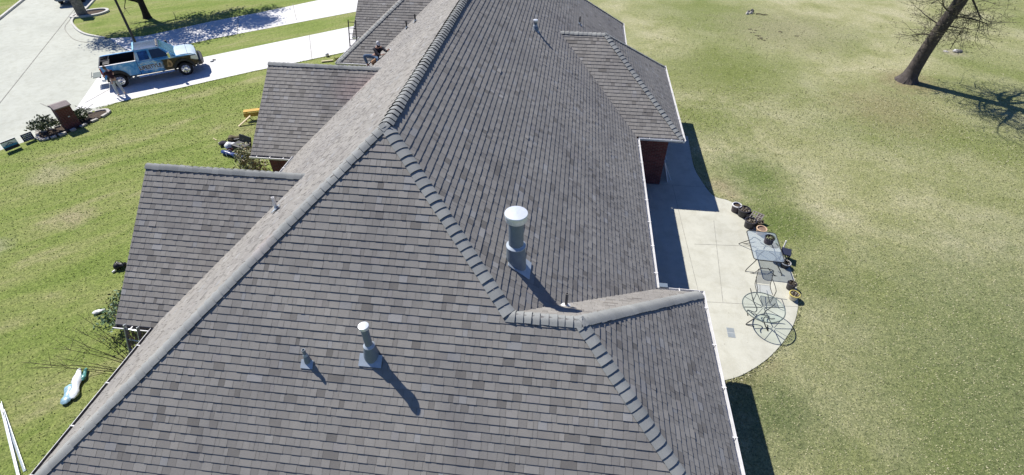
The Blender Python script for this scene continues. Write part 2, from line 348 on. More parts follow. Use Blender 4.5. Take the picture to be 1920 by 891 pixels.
# ================================================================== HOUSE
W, S_, ZR, ZE = 7.0, .80746, 8.3722, 2.72
FM = .84273; G, GB, G2 = .95815, 1.0689, .9655
A_, B_, L_ = 3.131, 4.570, 24.71
house = thing('brick_house', 'red brick house under a broad grey shingle roof with many hips and gables', 'house')
EXPO = .1655
layout_seed = [0]
def clip(poly, hp):                                     # clip 2D polygon by half-plane a*x+b*y<=c
    a, b, c = hp; out = []
    for i in range(len(poly)):
        p, q = poly[i], poly[(i + 1) % len(poly)]
        dp, dq = a * p[0] + b * p[1] - c, a * q[0] + b * q[1] - c
        if dp <= 1e-9: out.append(p)
        if (dp < -1e-9 and dq > 1e-9) or (dp > 1e-9 and dq < -1e-9):
            t_ = dp / (dp - dq); out.append((p[0] + (q[0] - p[0]) * t_, p[1] + (q[1] - p[1]) * t_))
    return out
def roof_face(polys, down, s_off=0., seed=1):
    """polys: convex pieces of one plane; down: horizontal direction the slope falls to"""
    rnd = random.Random(seed); P0 = Vector(polys[0][0]); d = Vector((down[0], down[1], 0)).normalized()
    q = [Vector(p) for p in polys[0]]; n = None
    for i in range(1, len(q) - 1):
        c = (q[i] - q[0]).cross(q[i + 1] - q[0])
        if c.length > 1e-6: n = c.normalized(); break
    if n.z < 0: n = -n
    U = n.cross(Vector((d.x, d.y, 0))); U = Vector((-d.y, d.x, 0)).normalized()
    Sv = U.cross(n); Sv = Sv if Sv.z > 0 else -Sv; Sv.normalize()
    allp = [Vector(p) for pl in polys for p in pl]
    O = min(allp, key=lambda p: p.z)
    to = lambda p: ((Vector(p) - O).dot(U), (Vector(p) - O).dot(Sv))
    P2 = [[to(p) for p in pl] for pl in polys]
    smax = max(y for pl in P2 for x, y in pl); umin = min(x for pl in P2 for x, y in pl); umax = max(x for pl in P2 for x, y in pl)
    mb = MB(); fr = lambda x, y, h: O + U * x + Sv * y + n * h
    for pl in polys:
        qq = [Vector(p) - n * .012 for p in pl]
        mb.face(qq, .1)
    hps = []
    for pl in P2:
        cx = sum(p[0] for p in pl) / len(pl); cy = sum(p[1] for p in pl) / len(pl); H = []
        for i in range(len(pl)):
            (x1, y1), (x2, y2) = pl[i], pl[(i + 1) % len(pl)]
            a, b = (y2 - y1), -(x2 - x1); c = a * x1 + b * y1
            if math.hypot(a, b) < 1e-6: continue
            if a * cx + b * cy > c: a, b, c = -a, -b, -c
            H.append((a, b, c))
        hps.append(H)
    k = 0; s0 = -s_off
    course_t = .5
    while s0 < smax:
        s1 = s0 + EXPO * (1 + rnd.uniform(-.02, .02))
        u = umin - rnd.random() * .3; sag = rnd.uniform(-.004, .004); lift = rnd.uniform(.0, .003); tall = True
        course_t = .55 * course_t + .45 * rnd.random()
        while u < umax:
            wd = rnd.choice((.09, .12, .15, .18, .2, .24, .28)) * rnd.uniform(.85, 1.15); tall = not tall
            if tall: wd *= 1.1
            h = (.0160 if tall else .0122) + lift + rnd.uniform(-.0015, .002)
            if rnd.random() < .001: h += rnd.uniform(.004, .014)
            base = rnd.gauss(.53 if tall else .45, .085)
            tone = min(1, max(.04, base + (course_t - .5) * .12))
            if rnd.random() < .05: tone = rnd.uniform(.86, 1)
            if rnd.random() < .06: tone = rnd.uniform(.05, .2)
            lo = s0 + sag + (.004 * math.sin(u * 1.7 + k)) * .5
            rect = [(u + .0025, lo), (u + wd - .0025, lo), (u + wd - .0025, s1 + .03), (u + .0025, s1 + .03)]
            for H in hps:
                r = rect
                for hp in H:
                    r = clip(r, hp)
                    if len(r) < 3: break
                if len(r) < 3: continue
                hh = lambda y: h + (.001 - h) * max(0, min(1.2, (y - lo) / (s1 - lo)))
                mb.face([fr(x, y, hh(y)) for x, y in r], tone)
                for i in range(len(r)):
                    p_, q_ = r[i], r[(i + 1) % len(r)]
                    if abs(p_[1] - lo) < 1e-6 and abs(q_[1] - lo) < 1e-6:
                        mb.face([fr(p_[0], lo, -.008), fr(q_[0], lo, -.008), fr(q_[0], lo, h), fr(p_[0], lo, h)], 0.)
            u += wd
        s0 = s1; k += 1
    # orient outward
    o = mb.build('roof_slope', M['shingle'], house)
    return o, n
def rect_fix(o, n):
    pass
def caprun(A, B, nL, nR, wd=.155, expo=.205, lift=.016, raise_=0., name='hip_cap', seed=3, parent=None):
    """bent cap shingles laid from A (low end) to B (high end)"""
    rnd = random.Random(seed); A = Vector(A); B = Vector(B); L = (B - A).length; d = (B - A) / L
    def side(n, other):
        s = d.cross(n).normalized()
        return s if s.dot(other) < 0 else -s            # points away from the other plane's side
    nL = Vector(nL); nR = Vector(nR); upn = (nL + nR).normalized()
    sl = d.cross(nL).normalized(); sl = sl if sl.dot(upn) < 0 else -sl
    sr = d.cross(nR).normalized(); sr = sr if sr.dot(upn) < 0 else -sr
    mb = MB(); k = int(L / expo) + 1
    if raise_:                                          # vent strip under the caps
        for s_, n_ in ((sl, nL), (sr, nR)):
            q = [A + upn * raise_, A + s_ * wd * .8 + n_ * raise_, A + s_ * wd * .8 + n_ * .004]
            mb.face([A + n_ * -.02, q[0], q[1], q[2]], .3)
            q2 = [p + d * L for p in q]; mb.face([q[0], q2[0], q2[1], q[1]], .0); mb.face([q[1], q2[1], q2[2], q[2]], 0)
    for i in range(k):
        a = i * expo + rnd.uniform(-.012, .012); b = min(L + .03, (i + 1) * expo + .03)
        if a >= L: break
        w_ = wd * rnd.uniform(.94, 1.05); tone = min(1, max(.05, rnd.gauss(.5, .2)))
        lf = lift * rnd.uniform(1.0, 1.6); skew = rnd.uniform(-.008, .008)
        def sec(t_, h):
            c = A + d * t_; pts = []
            for q in range(-4, 5):
                f = q / 4; s_ = sl if f < 0 else sr; n_ = nL if f < 0 else nR
                e = abs(f)
                p = c + s_ * w_ * e + n_ * (h + raise_) + upn * (.25 * (h + raise_) * (1 - e) - .022 * max(0, 1 - e * 1.5) ** 2) + d * skew * f
                pts.append(p)
            return pts
        r0 = sec(a, lf + .022); r1 = sec(b, .020); mb.grid([r0, r1], tone=tone)
        z0 = sec(a, .001) if not raise_ else [p - upn * (lf * .9) for p in r0]
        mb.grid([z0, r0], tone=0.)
        for j in (0, -1):
            s_ = nL if j == 0 else nR
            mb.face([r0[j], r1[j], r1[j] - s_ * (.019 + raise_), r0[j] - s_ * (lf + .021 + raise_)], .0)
    o = mb.build(name, M['cap'], parent or house, smooth=True)
    return o
WL = 6.70; S_L = .8185; ZL = ZR - S_L * WL; GL = (ZR - ZL) / FM / WL     # the street slope is a touch steeper
apex = (0, 0, ZR); wz = ZR - S_ * A_; ya = -A_ * G; d_ = W - A_
wx = B_ + d_ * G2; yF = ya - d_ * G; yR = ya + d_ * GB
nRt = Vector((S_, 0, 1)).normalized(); nLf = Vector((-S_L, 0, 1)).normalized(); nFr = Vector((0, -FM, 1)).normalized()
yFar = L_ - W * G
# main block
roof_face([[apex, (A_, ya, wz), (-A_ * WL * GL ** 0 * (-ya) / (A_ * WL * GL), ya, wz)], [(-WL * (-ya) / (WL * GL), ya, wz), (B_, ya, wz), (wx, yF, ZE), (-WL, yF, ZE), (-WL, -WL * GL, ZL)]], (0, -1), seed=11)
roof_face([[apex, (W, -W * G, ZE), (W, L_, ZE), (0, yFar, ZR)]], (1, 0), seed=12)
roof_face([[apex, (-WL, -WL * GL, ZL), (-WL, L_, ZL), (0, yFar, ZR)]], (-1, 0), seed=13)
roof_face([[(0, yFar, ZR), (W, L_, ZE), (-W, L_, ZE)]], (0, 1), seed=14)
# kitchen wing on the patio side
roof_face([[(A_, ya, wz), (B_, ya, wz), (wx, yR, ZE), (A_, yR, ZE)]], (0, 1), seed=15)
roof_face([[(B_, ya, wz), (wx, yR, ZE), (wx, yF, ZE)]], (1, 0), seed=16)
nWr = Vector((0, S_ / GB, 1)).normalized(); nWx = Vector((S_ / G2, 0, 1)).normalized()
# bay further along the patio side
yb, bx, wb = 14.105, 5.417, 3.652; sb = W - wb; bz = ZR - S_ * sb; bX = bx + wb * G2; b0, b1 = yb - wb * GB, yb + wb * GB
nBf = Vector((0, -S_ / GB, 1)).normalized(); nBr = Vector((0, S_ / GB, 1)).normalized()
roof_face([[(sb, yb, bz), (bx, yb, bz), (bX, b0, ZE), (sb, b0, ZE)]], (0, -1), seed=17)
roof_face([[(sb, yb, bz), (bx, yb, bz), (bX, b1, ZE), (sb, b1, ZE)]], (0, 1), seed=18)
roof_face([[(bx, yb, bz), (bX, b0, ZE), (bX, b1, ZE)]], (1, 0), seed=19)
# street side gables
def gable(xl, ye, yr, zr, seed, zlo=ZE):
    xr = (zr - ZR) / S_; yk = 2 * yr - ye; sl = (zr - zlo) / (yr - ye)
    roof_face([[(xl, ye, zlo), (xr + .6, ye, zlo), (xr + .6, yr, zr), (xl, yr, zr)]], (0, -1), seed=seed)
    roof_face([[(xl, yk, zlo), (xr + .6, yk, zlo), (xr + .6, yr, zr), (xl, yr, zr)]], (0, 1), seed=seed + 1)
    nf = Vector((0, -sl, 1)).normalized(); nb = Vector((0, sl, 1)).normalized()
    caprun((xl, yr, zr), (xr + .1, yr, zr), nb, nf, name='ridge_cap', seed=seed, wd=.16)
    # rake boards and gable wall
    for yy in (ye, yk):
        mb = MB(); mb.face([(xl + .02, yy, zlo - .02), (xl + .02, yr, zr - .02), (xl + .02, yr, zr - .2), (xl + .02, yy, zlo - .18)])
        mb.face([(xl + .05, yy, zlo - .02), (xl + .05, yr, zr - .02), (xl + .05, yr, zr - .2), (xl + .05, yy, zlo - .18)])
        mb.face([(xl + .02, yy, zlo - .18), (xl + .02, yr, zr - .2), (xl + .05, yr, zr - .2), (xl + .05, yy, zlo - .18)]); mb.build('rake_board', M['white_old'], house)
    mb = MB(); a, c = ye + .45, yk - .45; hz = lambda y: zlo + (y - ye if y < yr else yk - y) * sl - .12
    mb.prism([(a, 0), (c, 0), (c, hz(c)), (yr, zr - .12), (a, hz(a))], xl + .4, -5.5, lambda x, y, z: (z, x, y)); mb.build('brick_wall', M['brick'], house)
gable(-8.05, -1.96, 1.53, 5.73, 31)
gable(-8.70, 6.87, 10.1, 5.28, 41)
gable(-9.30, 20.4, 24.3, 5.85, 51)
# garage wing with a hipped end towards the street
hx, hy, hw = -8.72, 16.5, 4.2; hzr = ZE + hw * S_; xk = -2.6
roof_face([[(hx, hy, ZE), (hx + hw, hy + hw, hzr), (xk, hy + hw, hzr), (xk, hy, ZE)]], (0, -1), seed=61)
roof_face([[(hx, hy, ZE), (hx + hw, hy + hw, hzr), (hx, hy + 2 * hw, ZE)]], (-1, 0), seed=62)
roof_face([[(hx, hy + 2 * hw, ZE), (hx + hw, hy + hw, hzr), (xk, hy + hw, hzr), (xk, hy + 2 * hw, ZE)]], (0, 1), seed=63)
nH1 = Vector((0, -S_, 1)).normalized(); nH2 = Vector((-S_, 0, 1)).normalized()
caprun((hx, hy, ZE), (hx + hw, hy + hw, hzr), nH2, nH1, seed=64)
# caps
caprun((A_, ya, wz), apex, nFr, nRt, seed=71)
caprun((-WL, -WL * GL, ZL), apex, nLf, nFr, seed=72)
caprun((0, .02, ZR), (0, yFar, ZR), nLf, nRt, raise_=.012, wd=.175, expo=.2, lift=.018, name='ridge_cap', seed=73)
caprun((B_ + .05, ya, wz), (A_ - .05, ya, wz), nFr, nWr, name='ridge_cap', seed=74, wd=.17, expo=.17)
caprun((wx, yF, ZE), (B_, ya, wz), nFr, nWx, seed=75)
caprun((wx, yR, ZE), (B_, ya, wz), nWr, nWx, seed=76, wd=.17)
caprun((bx, yb, bz), (sb + .02, yb, bz), nBf, nBr, name='ridge_cap', seed=77)
caprun((bX, b0, ZE), (bx, yb, bz), nBf, nWx, seed=78)
caprun((bX, b1, ZE), (bx, yb, bz), nBr, nWx, seed=79)
caprun((W, L_, ZE), (0, yFar, ZR), nRt, Vector((0, FM, 1)).normalized(), seed=80)

# walls: boxes inside the eaves
def wall(x0, x1, y0, y1, z1=2.6):
    mb = MB(); mb.prism([(x0, y0), (x1, y0), (x1, y1), (x0, y1)], 0, z1); return mb.build('brick_wall', M['brick'], house)
wall(-6.5, 6.52, yF + .45, L_ - .5)
wall(4.0, wx - .45, yF + .46, yR - .45, 2.59)
wall(4.0, bX - .45, b0 + .47, b1 - .45, 2.58)
wall(hx + .45, -5.0, hy + .45, hy + 2 * hw - .45, 2.57)
# eaves: fascia, soffit, gutter
def eave(A, B, out, gutter=True, hang=1.15, m_='white', depth=.47, inside='white_old', ze=ZE):
    A = Vector((A[0], A[1], ze)); B = Vector((B[0], B[1], ze)); o_ = Vector((out[0], out[1], 0)); d = (B - A); L = d.length; d /= L
    z = lambda h: Vector((0, 0, h))
    mb = MB(); q = lambda a, b: [A + o_ * a + z(b), B + o_ * a + z(b)]
    mb.grid([q(-.03, -.02), q(-.01, -.02), q(-.01, -.17), q(-.03, -.17)]); mb.build('fascia', M['white_old'], house)
    mb = MB(); mb.grid([q(-.012, -.165), q(-depth, -.165)]); mb.build('soffit', M['soffit'], house)
    if not gutter: return
    mb = MB(); mb.m = 0
    outer = [q(.0, -.125), q(.08, -.125), q(.105, -.05), q(.13, -.035), q(.13, -.015), q(.112, -.012)]
    mb.grid(outer)
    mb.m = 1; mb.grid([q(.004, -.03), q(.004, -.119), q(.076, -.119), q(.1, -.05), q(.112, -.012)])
    mb.m = 0
    for e in (A, B):
        mb.face([e + o_ * a + z(b) for a, b in ((0, -.03), (0, -.125), (.08, -.125), (.105, -.05), (.13, -.035), (.13, -.015))])
    k = max(1, int(L / hang))
    for i in range(k):
        c = A + d * (L * (i + .5) / k) + o_ * .066 + z(-.013)
        rot = Matrix((d, o_, Vector((0, 0, 1)))).transposed()
        mb.box(c, (.03, .13, .006), rot); mb.box(c + o_ * .068 + z(.004), (.02, .012, .012), rot)
    mb.build('gutter', [M[m_], M[inside]], house)
eave((W, yR + .1), (W, b0 - .12), (1, 0)); eave((W, b1 + .12), (W, L_), (1, 0))
eave((W + .1, yR), (wx, yR), (0, 1)); eave((wx, yF), (wx, yR + .12), (1, 0))
eave((W + .1, b0), (bX, b0), (0, -1), hang=.8, m_='galv_lt'); eave((bX, b0 - .12), (bX, b1 + .12), (1, 0)); eave((W + .1, b1), (bX, b1), (0, 1))
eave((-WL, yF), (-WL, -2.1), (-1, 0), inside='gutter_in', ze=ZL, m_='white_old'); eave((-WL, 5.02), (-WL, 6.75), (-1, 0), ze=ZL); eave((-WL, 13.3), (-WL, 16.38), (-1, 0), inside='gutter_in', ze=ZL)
eave((-8.05, -1.96), (-7.0, -1.96), (0, -1), hang=.9, inside='gutter_in'); eave((-8.70, 6.87), (-7.0, 6.87), (0, -1), hang=.55, inside='gutter_in')
eave((hx, hy), (-7.0, hy), (0, -1), inside='white'); eave((hx, hy - .1), (hx, hy + 2 * hw), (-1, 0)); eave((-9.3, 20.4), (hx - .1, 20.4), (0, -1))
eave((-W, yF), (wx, yF), (0, -1)); eave((-W, L_), (W, L_), (0, 1))
# drain outlet and downspouts
def spout(P, name='downspout', m_='white'):
    mb = MB(); mb.tube(P, .04, 8); mb.build(name, M[m_], house)
spout([(-7.06, 6.7, 2.62), (-7.0, 6.6, 2.4), (-6.6, 6.75, 2.15), (-6.58, 6.75, .1)], m_='galv')
spout([(8.35, 1.22, 2.62), (8.2, 1.15, 2.4), (7.95, .98, 2.2), (7.92, .96, .1)])
mb = MB(); mb.box((7.24, 1.3, 2.74), (.24, .16, .05)); mb.build('splash_guard', M['galv'], house)

# windows and a back door under the patio eaves, front windows of the gables
M['glass'] = mat('dark window glass', (.03, .04, .05), .08, 0, .2, 1, spec=.8)
def window(c, sx, sz, axis):
    rot = Matrix.Rotation({'x': 0, 'y': R(90)}[axis], 3, 'Z'); c = Vector(c)
    fr = MB()
    for dx, dz, a, b_ in ((0, sz / 2, sx, .07), (0, -sz / 2, sx, .07), (-sx / 2, 0, .07, sz - .07), (sx / 2, 0, .07, sz - .07), (0, 0, .05, sz - .07)):
        fr.box(c + rot @ Vector((dx, 0, dz)), (a, .08, b_), rot)
    f = fr.build('window', M['white'], house)
    mb = MB(); mb.box(c, (sx - .07, .03, sz - .07), rot); mb.build('pane', M['glass'], f)
window((6.55, 3.6, 1.3), 1.7, 1.9, 'y'); window((6.55, 7.3, 1.3), 1.8, 2.2, 'y'); window((wx - .43, -3.2, 1.4), 1.5, 1.3, 'y'); window((bX - .43, 15.6, 1.4), 1.6, 1.3, 'y')
window((-7.66, 1.5, 1.4), 1.6, 1.5, 'y'); window((-8.32, 10.1, 1.4), 1.6, 1.5, 'y'); window((-6.53, -4.3, 1.4), 1.4, 1.4, 'y')

# flues and pipes
def zroof(x, y):
    c = [ZR - S_ * abs(x), ZR + FM * y]
    if x > A_: c[0] = max(c[0], ZR - S_ * A_ - abs(y - ya) * S_ / GB) if y > ya else c[0]
    return min(c)
def plate(c, n, w_, h_, down, m_, parent, name='flashing', th=.012):
    n = Vector(n); d = Vector(down); d = (d - n * d.dot(n)).normalized(); u = n.cross(d)
    mb = MB(); rot = Matrix((u, d, n)).transposed(); mb.box(Vector(c) + n * (.02 + th / 2), (w_, h_, th), rot); return mb.build(name, m_, parent)
def flue(x, y, n, down, h, r, rc, cone=None, capm='galv_lt', pm='galv', plate_=(.6, .6, 0), kind='flue_pipe'):
    z = zroof(x, y); mb = MB(); mb.lathe([(r, -.1), (r, h - .04), (r * .8, h - .04), (r * .8, h - .25)], 20, (x, y, z)); p = mb.build(kind, M[pm], house, smooth=True)
    dv = Vector(down).normalized(); plate(Vector((x, y, z)) + dv * plate_[2], n, plate_[0], plate_[1], down, M['flash'], p)
    if cone:
        mb = MB(); (r0, r1, h0) = cone; mb.lathe([(r0, -.22), (r0 * .98, .02), (r1, h0), (r, h0 + .015)], 20, (x, y, z)); mb.build('flashing_cone', M[pm], p, smooth=True)
        mb = MB(); mb.lathe([(r, h0 + .05), (r1 * 1.07, h0 + .005), (r1 * 1.07, h0 - .012), (r1, h0 - .016)], 20, (x, y, z)); mb.build('storm_collar', M['flash'], p, smooth=True)
    if rc:
        mb = MB(); mb.lathe([(r * .9, h - rc * .75), (rc * .93, h - rc * .72), (rc * .95, h - rc * .68), (rc * .95, h - .05), (rc, h - .045), (rc, h - .012), (rc * .97, h), (rc * .5, h + .012), (0.001, h + .018)], 28, (x, y, z)); mb.build('rain_cap', M[capm], p, smooth=True)
    return p
DR, DF, DL = (1, 0, -S_), (0, -1, -FM), (-1, 0, -S_)
flue(3.10, -1.50, nRt, DR, 1.42, .165, .25, (.235, .205, .52), plate_=(.55, .62, .10))
flue(.37, -3.83, nFr, DF, .92, .078, .105, (.165, .11, .30), plate_=(.48, .26, .12))
p_ = flue(-.96, -4.03, nFr, DF, .42, .035, 0, (.075, .05, .2), plate_=(.26, .18, .06), kind='vent_pipe')
flue(2.40, 11.97, nRt, DR, .40, .07, .10, (.14, .09, .16), plate_=(.3, .3, .04), kind='vent_pipe')
flue(-3.40, .05, nLf, DL, .42, .04, 0, (.07, .05, .06), pm='white', plate_=(.24, .24, .02), kind='vent_pipe')
for x, y in ((-4.62, 16.66), (-3.95, 16.1)): flue(x, y, nLf, DL, .38, .04, 0, (.06, .045, .05), pm='darkmetal', plate_=(.22, .22, .02), kind='vent_pipe')
flue(4.25, 17.37, nRt, DR, .42, .03, 0, (.07, .04, .05), pm='darkmetal', plate_=(.2, .2, .02), kind='vent_pipe')
wpx, wpy = 4.30, -1.95
zz = wz - (wpy - ya) * S_ / GB
mb = MB(); mb.lathe([(.036, -.1), (.036, .42), (.026, .42), (.026, .25)], 14, (wpx, wpy, zz)); p_ = mb.build('vent_pipe', mat('lead pipe', (.2, .19, .18), .6), house, smooth=True)
mb = MB(); mb.lathe([(.13, -.02), (.07, .03), (.045, .07), (.036, .075)], 16, (wpx, wpy, zz)); mb.build('flashing_cone', M['white'], p_, smooth=True)

#OBJECTS#
# ================================================================== FLEXIBLE FIGURES
def skin(name, chains, m_, parent, sub=1, loc=None):
    """chains: list of [(x,y,z,r), ...]; points given twice are joined"""
    vs = []; rs = []; ed = []; idx = {}
    for ch in chains:
        pv = None
        for x, y, z, r in ch:
            k = (round(x, 3), round(y, 3), round(z, 3))
            if k not in idx: idx[k] = len(vs); vs.append((x, y, z)); rs.append(r)
            if pv is not None and pv != idx[k]: ed.append((pv, idx[k]))
            pv = idx[k]
    me = bpy.data.meshes.new(name); me.from_pydata(vs, ed, []); me.materials.append(m_)
    o = bpy.data.objects.new(name, me); COL.objects.link(o); o.parent = parent
    o.modifiers.new('skin', 'SKIN'); o.modifiers.new('sub', 'SUBSURF').levels = sub; o.modifiers['sub'].render_levels = sub
    if not me.skin_vertices: me.attributes  # layer is made with the modifier
    bm = bmesh.new(); bm.from_mesh(me); lay = bm.verts.layers.skin.verify(); bm.verts.ensure_lookup_table()
    for i, v in enumerate(bm.verts): v[lay].radius = (rs[i], rs[i]); v[lay].use_root = (i == 0)
    bm.to_mesh(me); bm.free()
    dg = bpy.context.evaluated_depsgraph_get(); ev = o.evaluated_get(dg)
    nm = bpy.data.meshes.new_from_object(ev, depsgraph=dg); o.modifiers.clear(); o.data = nm
    nm.polygons.foreach_set('use_smooth', [True] * len(nm.polygons))
    if not nm.materials: nm.materials.append(m_)
    return o
M['skin'] = mat('skin', (.50, .30, .22), .55, 0, .06, 9)
M['skin_tan'] = mat('tanned skin', (.42, .24, .17), .55, 0, .06, 9)
def hand(c, d, side, up_, s=1.):
    """chains for palm and five bent fingers; c wrist, d forward, side towards the thumb"""
    c = Vector(c); d = Vector(d).normalized(); sd_ = Vector(side); sd_ = (sd_ - d * sd_.dot(d)).normalized(); dn = Vector(up_) * -1
    ch = []; P = lambda v, r: (v.x, v.y, v.z, r * s)
    palm = c + d * .085 * s
    ch.append([P(c, .026), P(c + d * .045 * s, .036), P(palm, .036)])
    for k, (off, ln) in enumerate(((.030, .070), (.010, .080), (-.011, .074), (-.031, .058))):
        a = palm + sd_ * off * s * .9; b_ = a + d * ln * .5 * s + dn * .006 * s; e = b_ + d * ln * .38 * s + dn * .03 * s
        ch.append([P(palm, .036), P(a + d * .012 * s, .0105), P(b_, .0098), P(e, .0085)])
    th = c + d * .035 * s + sd_ * .03 * s
    ch.append([P(c + d * .045 * s, .036), P(th, .014), P(th + d * .03 * s + sd_ * .022 * s, .012), P(th + d * .06 * s + sd_ * .02 * s + dn * .012 * s, .010)])
    return ch
def face_bits(head, f, upv, root, hair_m, cap=None, r=.095, hood=None):
    """eyes, nose, mouth, ears on a head; hair or cap as children"""
    f = Vector(f).normalized(); u = Vector(upv); u = (u - f * u.dot(f)).normalized(); l = u.cross(f); h = Vector(head)
    rot = Matrix((f, l, u)).transposed()
    mb = MB()
    for sgn in (-1, 1): mb.blob(h + f * r * .86 + l * sgn * .034 + u * .012, (.012, .014, .010), 8, 5)
    mb.build('eye', M['black'], root)
    mb = MB(); mb.blob(h + f * r * .93 - u * .058, (.010, .026, .007), 8, 5, rot=rot); mb.build('mouth', mat('lips', (.35, .13, .11)), root)
    mb = MB()
    for q in range(1): mb.blob(h - f * .012 + u * .022, (r * 1.03, r * .93, r * 1.10), 14, 10, .03, random.Random(4), rot)
    mb.build('hair' if not cap else 'cap', hair_m, root, smooth='all')
    if cap:
        mb = MB(); rows = []
        for a in range(-4, 5):
            t_ = a / 4 * 1.0; rows.append([h + f * (r * .8 * math.cos(t_)) + l * r * .95 * math.sin(t_) + u * .075, h + f * (r * 1.75 * math.cos(t_)) + l * r * 1.0 * math.sin(t_) + u * .055])
        mb.grid(rows); mb.build('cap_brim', hair_m, root)

# ---- person working at the tailgate
gp = at(221, 178)
pr = thing('person', 'standing person in dark maroon shirt and pale grey trousers leaning over the pickup tailgate', 'person', (gp.x + .26, gp.y - .02, .02), R(160))
# local: +x is the way the person faces
hd = (.30, .02, 1.60)
body = [[(.02, 0, .98, .125), (.06, 0, 1.12, .125), (.13, 0, 1.28, .14), (.19, 0, 1.40, .13), (.24, .01, 1.49, .058), (.30, .02, 1.58, .088), (.315, .02, 1.645, .090), (.32, .02, 1.70, .06)],
        [(.02, 0, .98, .125), (0, .10, .93, .085), (.05, .13, .50, .062), (.0, .15, .10, .045), (.03, .15, .05, .045), (.15, .17, .035, .034)],
        [(.02, 0, .98, .125), (0, -.10, .93, .085), (-.02, -.15, .50, .062), (-.08, -.19, .10, .045), (-.05, -.19, .05, .045), (.07, -.21, .035, .034)],
        [(.19, 0, 1.40, .13), (.19, .19, 1.40, .056), (.33, .27, 1.16, .043), (.57, .20, 1.10, .027)],
        [(.19, 0, 1.40, .13), (.19, -.19, 1.40, .056), (.30, -.28, 1.15, .043), (.55, -.20, 1.06, .027)]]
body += [[(.30, .02, 1.58, .088), (.395, .025, 1.60, .02), (.41, .025, 1.585, .012)]]
body += hand((.57, .20, 1.10), (1, -.2, -.15), (0, -1, .2), (0, 0, 1)) + hand((.55, -.20, 1.06), (1, .2, -.15), (0, 1, .2), (0, 0, 1))
skin('body', body, M['skin'], pr, 1)
sh = mat('dark maroon cotton', (.055, .018, .026), .85, 0, .2, 14, .3, 30)
skin('shirt', [[(.01, 0, .95, .150), (.06, 0, 1.12, .150), (.13, 0, 1.28, .162), (.19, 0, 1.40, .150), (.22, .005, 1.46, .085)],
               [(.19, 0, 1.40, .150), (.19, .19, 1.40, .078), (.26, .235, 1.27, .068)], [(.19, 0, 1.40, .150), (.19, -.19, 1.40, .078), (.25, -.24, 1.27, .068)]], sh, pr, 1)
skin('trousers', [[(.02, 0, .98, .142), (.01, 0, .90, .13)], [(.02, 0, .98, .142), (0, .10, .90, .105), (.05, .13, .50, .085), (.0, .15, .10, .072)], [(.02, 0, .98, .142), (0, -.10, .90, .105), (-.02, -.15, .50, .085), (-.08, -.19, .10, .072)]],
     mat('pale grey twill', (.42, .45, .47), .85, 0, .12, 10, .3, 25), pr, 1)
wsh = mat('white trainers', (.75, .75, .74), .6)
for a, b_ in ((.0, .15), (-.08, -.19)): skin('shoe', [[(a - .03, b_, .045, .052), (a + .06, b_ + .01, .04, .05), (a + .17, b_ + .02, .032, .042)]], wsh, pr, 1)
face_bits((.31, .02, 1.63), (.75, 0, -.45), (0, 0, 1), pr, mat('brown hair', (.10, .07, .05), .8))

# ---- roofer on the roof
pr = thing('person', 'roofer in dark hooded top, pale cap and blue jeans crouched at the roof valley', 'person', (-5.62, 14.30, 3.83))
body = [[(.05, .0, .20, .13), (.10, -.02, .34, .13), (.17, -.04, .50, .15), (.22, -.06, .64, .135), (.25, -.08, .74, .06), (.26, -.10, .83, .088), (.265, -.105, .89, .09), (.265, -.105, .94, .06)],
        [(.05, 0, .20, .13), (-.08, -.10, .24, .09), (-.52, -.22, .30, .068), (-.40, -.24, -.12, .05), (-.37, -.24, -.20, .045), (-.27, -.28, -.22, .036)],
        [(.05, 0, .20, .13), (.10, -.14, .16, .09), (.30, -.42, .25, .066), (.12, -.34, .02, .05), (.02, -.30, -.03, .04)],
        [(.22, -.06, .64, .135), (.40, .02, .62, .058), (.62, -.10, .50, .045), (.78, -.24, .66, .03)],
        [(.22, -.06, .64, .135), (.06, -.16, .62, .058), (.28, -.34, .42, .045), (.52, -.40, .46, .03)]]
body += [[(.26, -.10, .83, .088), (.30, -.185, .825, .02), (.305, -.20, .81, .012)]]
body += hand((.78, -.24, .66), (.8, -.4, .25), (0, -.5, 1), (0, 0, 1)) + hand((.52, -.40, .46), (.9, -.1, .15), (0, .3, 1), (0, 0, 1))
skin('body', body, M['skin_tan'], pr, 1)
hoodm = mat('black hooded cotton', (.022, .022, .034), .9, 0, .25, 14, .3, 30)
skin('hooded_top', [[(.05, .0, .24, .15), (.10, -.02, .34, .155), (.17, -.04, .50, .172), (.22, -.06, .64, .155), (.24, -.07, .72, .10)],
                    [(.22, -.06, .64, .155), (.40, .02, .62, .08), (.62, -.10, .50, .066), (.72, -.19, .60, .05)], [(.22, -.06, .64, .155), (.06, -.16, .62, .08), (.28, -.34, .42, .066), (.44, -.385, .45, .05)]], hoodm, pr, 1)
jean = mat('blue denim', (.075, .13, .22), .9, 0, .25, 10, .3, 30)
skin('jeans', [[(.05, 0, .20, .15), (.06, 0, .28, .14)], [(.05, 0, .20, .15), (-.08, -.10, .24, .11), (-.52, -.22, .30, .088), (-.40, -.24, -.10, .07)], [(.05, 0, .20, .15), (.10, -.14, .16, .11), (.30, -.42, .25, .086), (.14, -.35, .04, .066)]], jean, pr, 1)
boot = mat('brown work boot', (.22, .13, .07), .8)
skin('shoe', [[(-.40, -.24, -.20, .055), (-.34, -.26, -.22, .052), (-.24, -.29, -.235, .042)]], wsh, pr, 1)
skin('shoe', [[(.09, -.32, .0, .055), (-.02, -.28, -.05, .045)]], boot, pr, 1)
face_bits((.264, -.105, .885), (.45, -.65, -.55), (0, 0, 1), pr, mat('pale grey cap', (.55, .55, .57), .8), cap=True)
skin('neck_gaiter', [[(.245, -.08, .70, .09), (.27, -.115, .81, .10), (.285, -.14, .85, .085)]], hoodm, pr, 1)
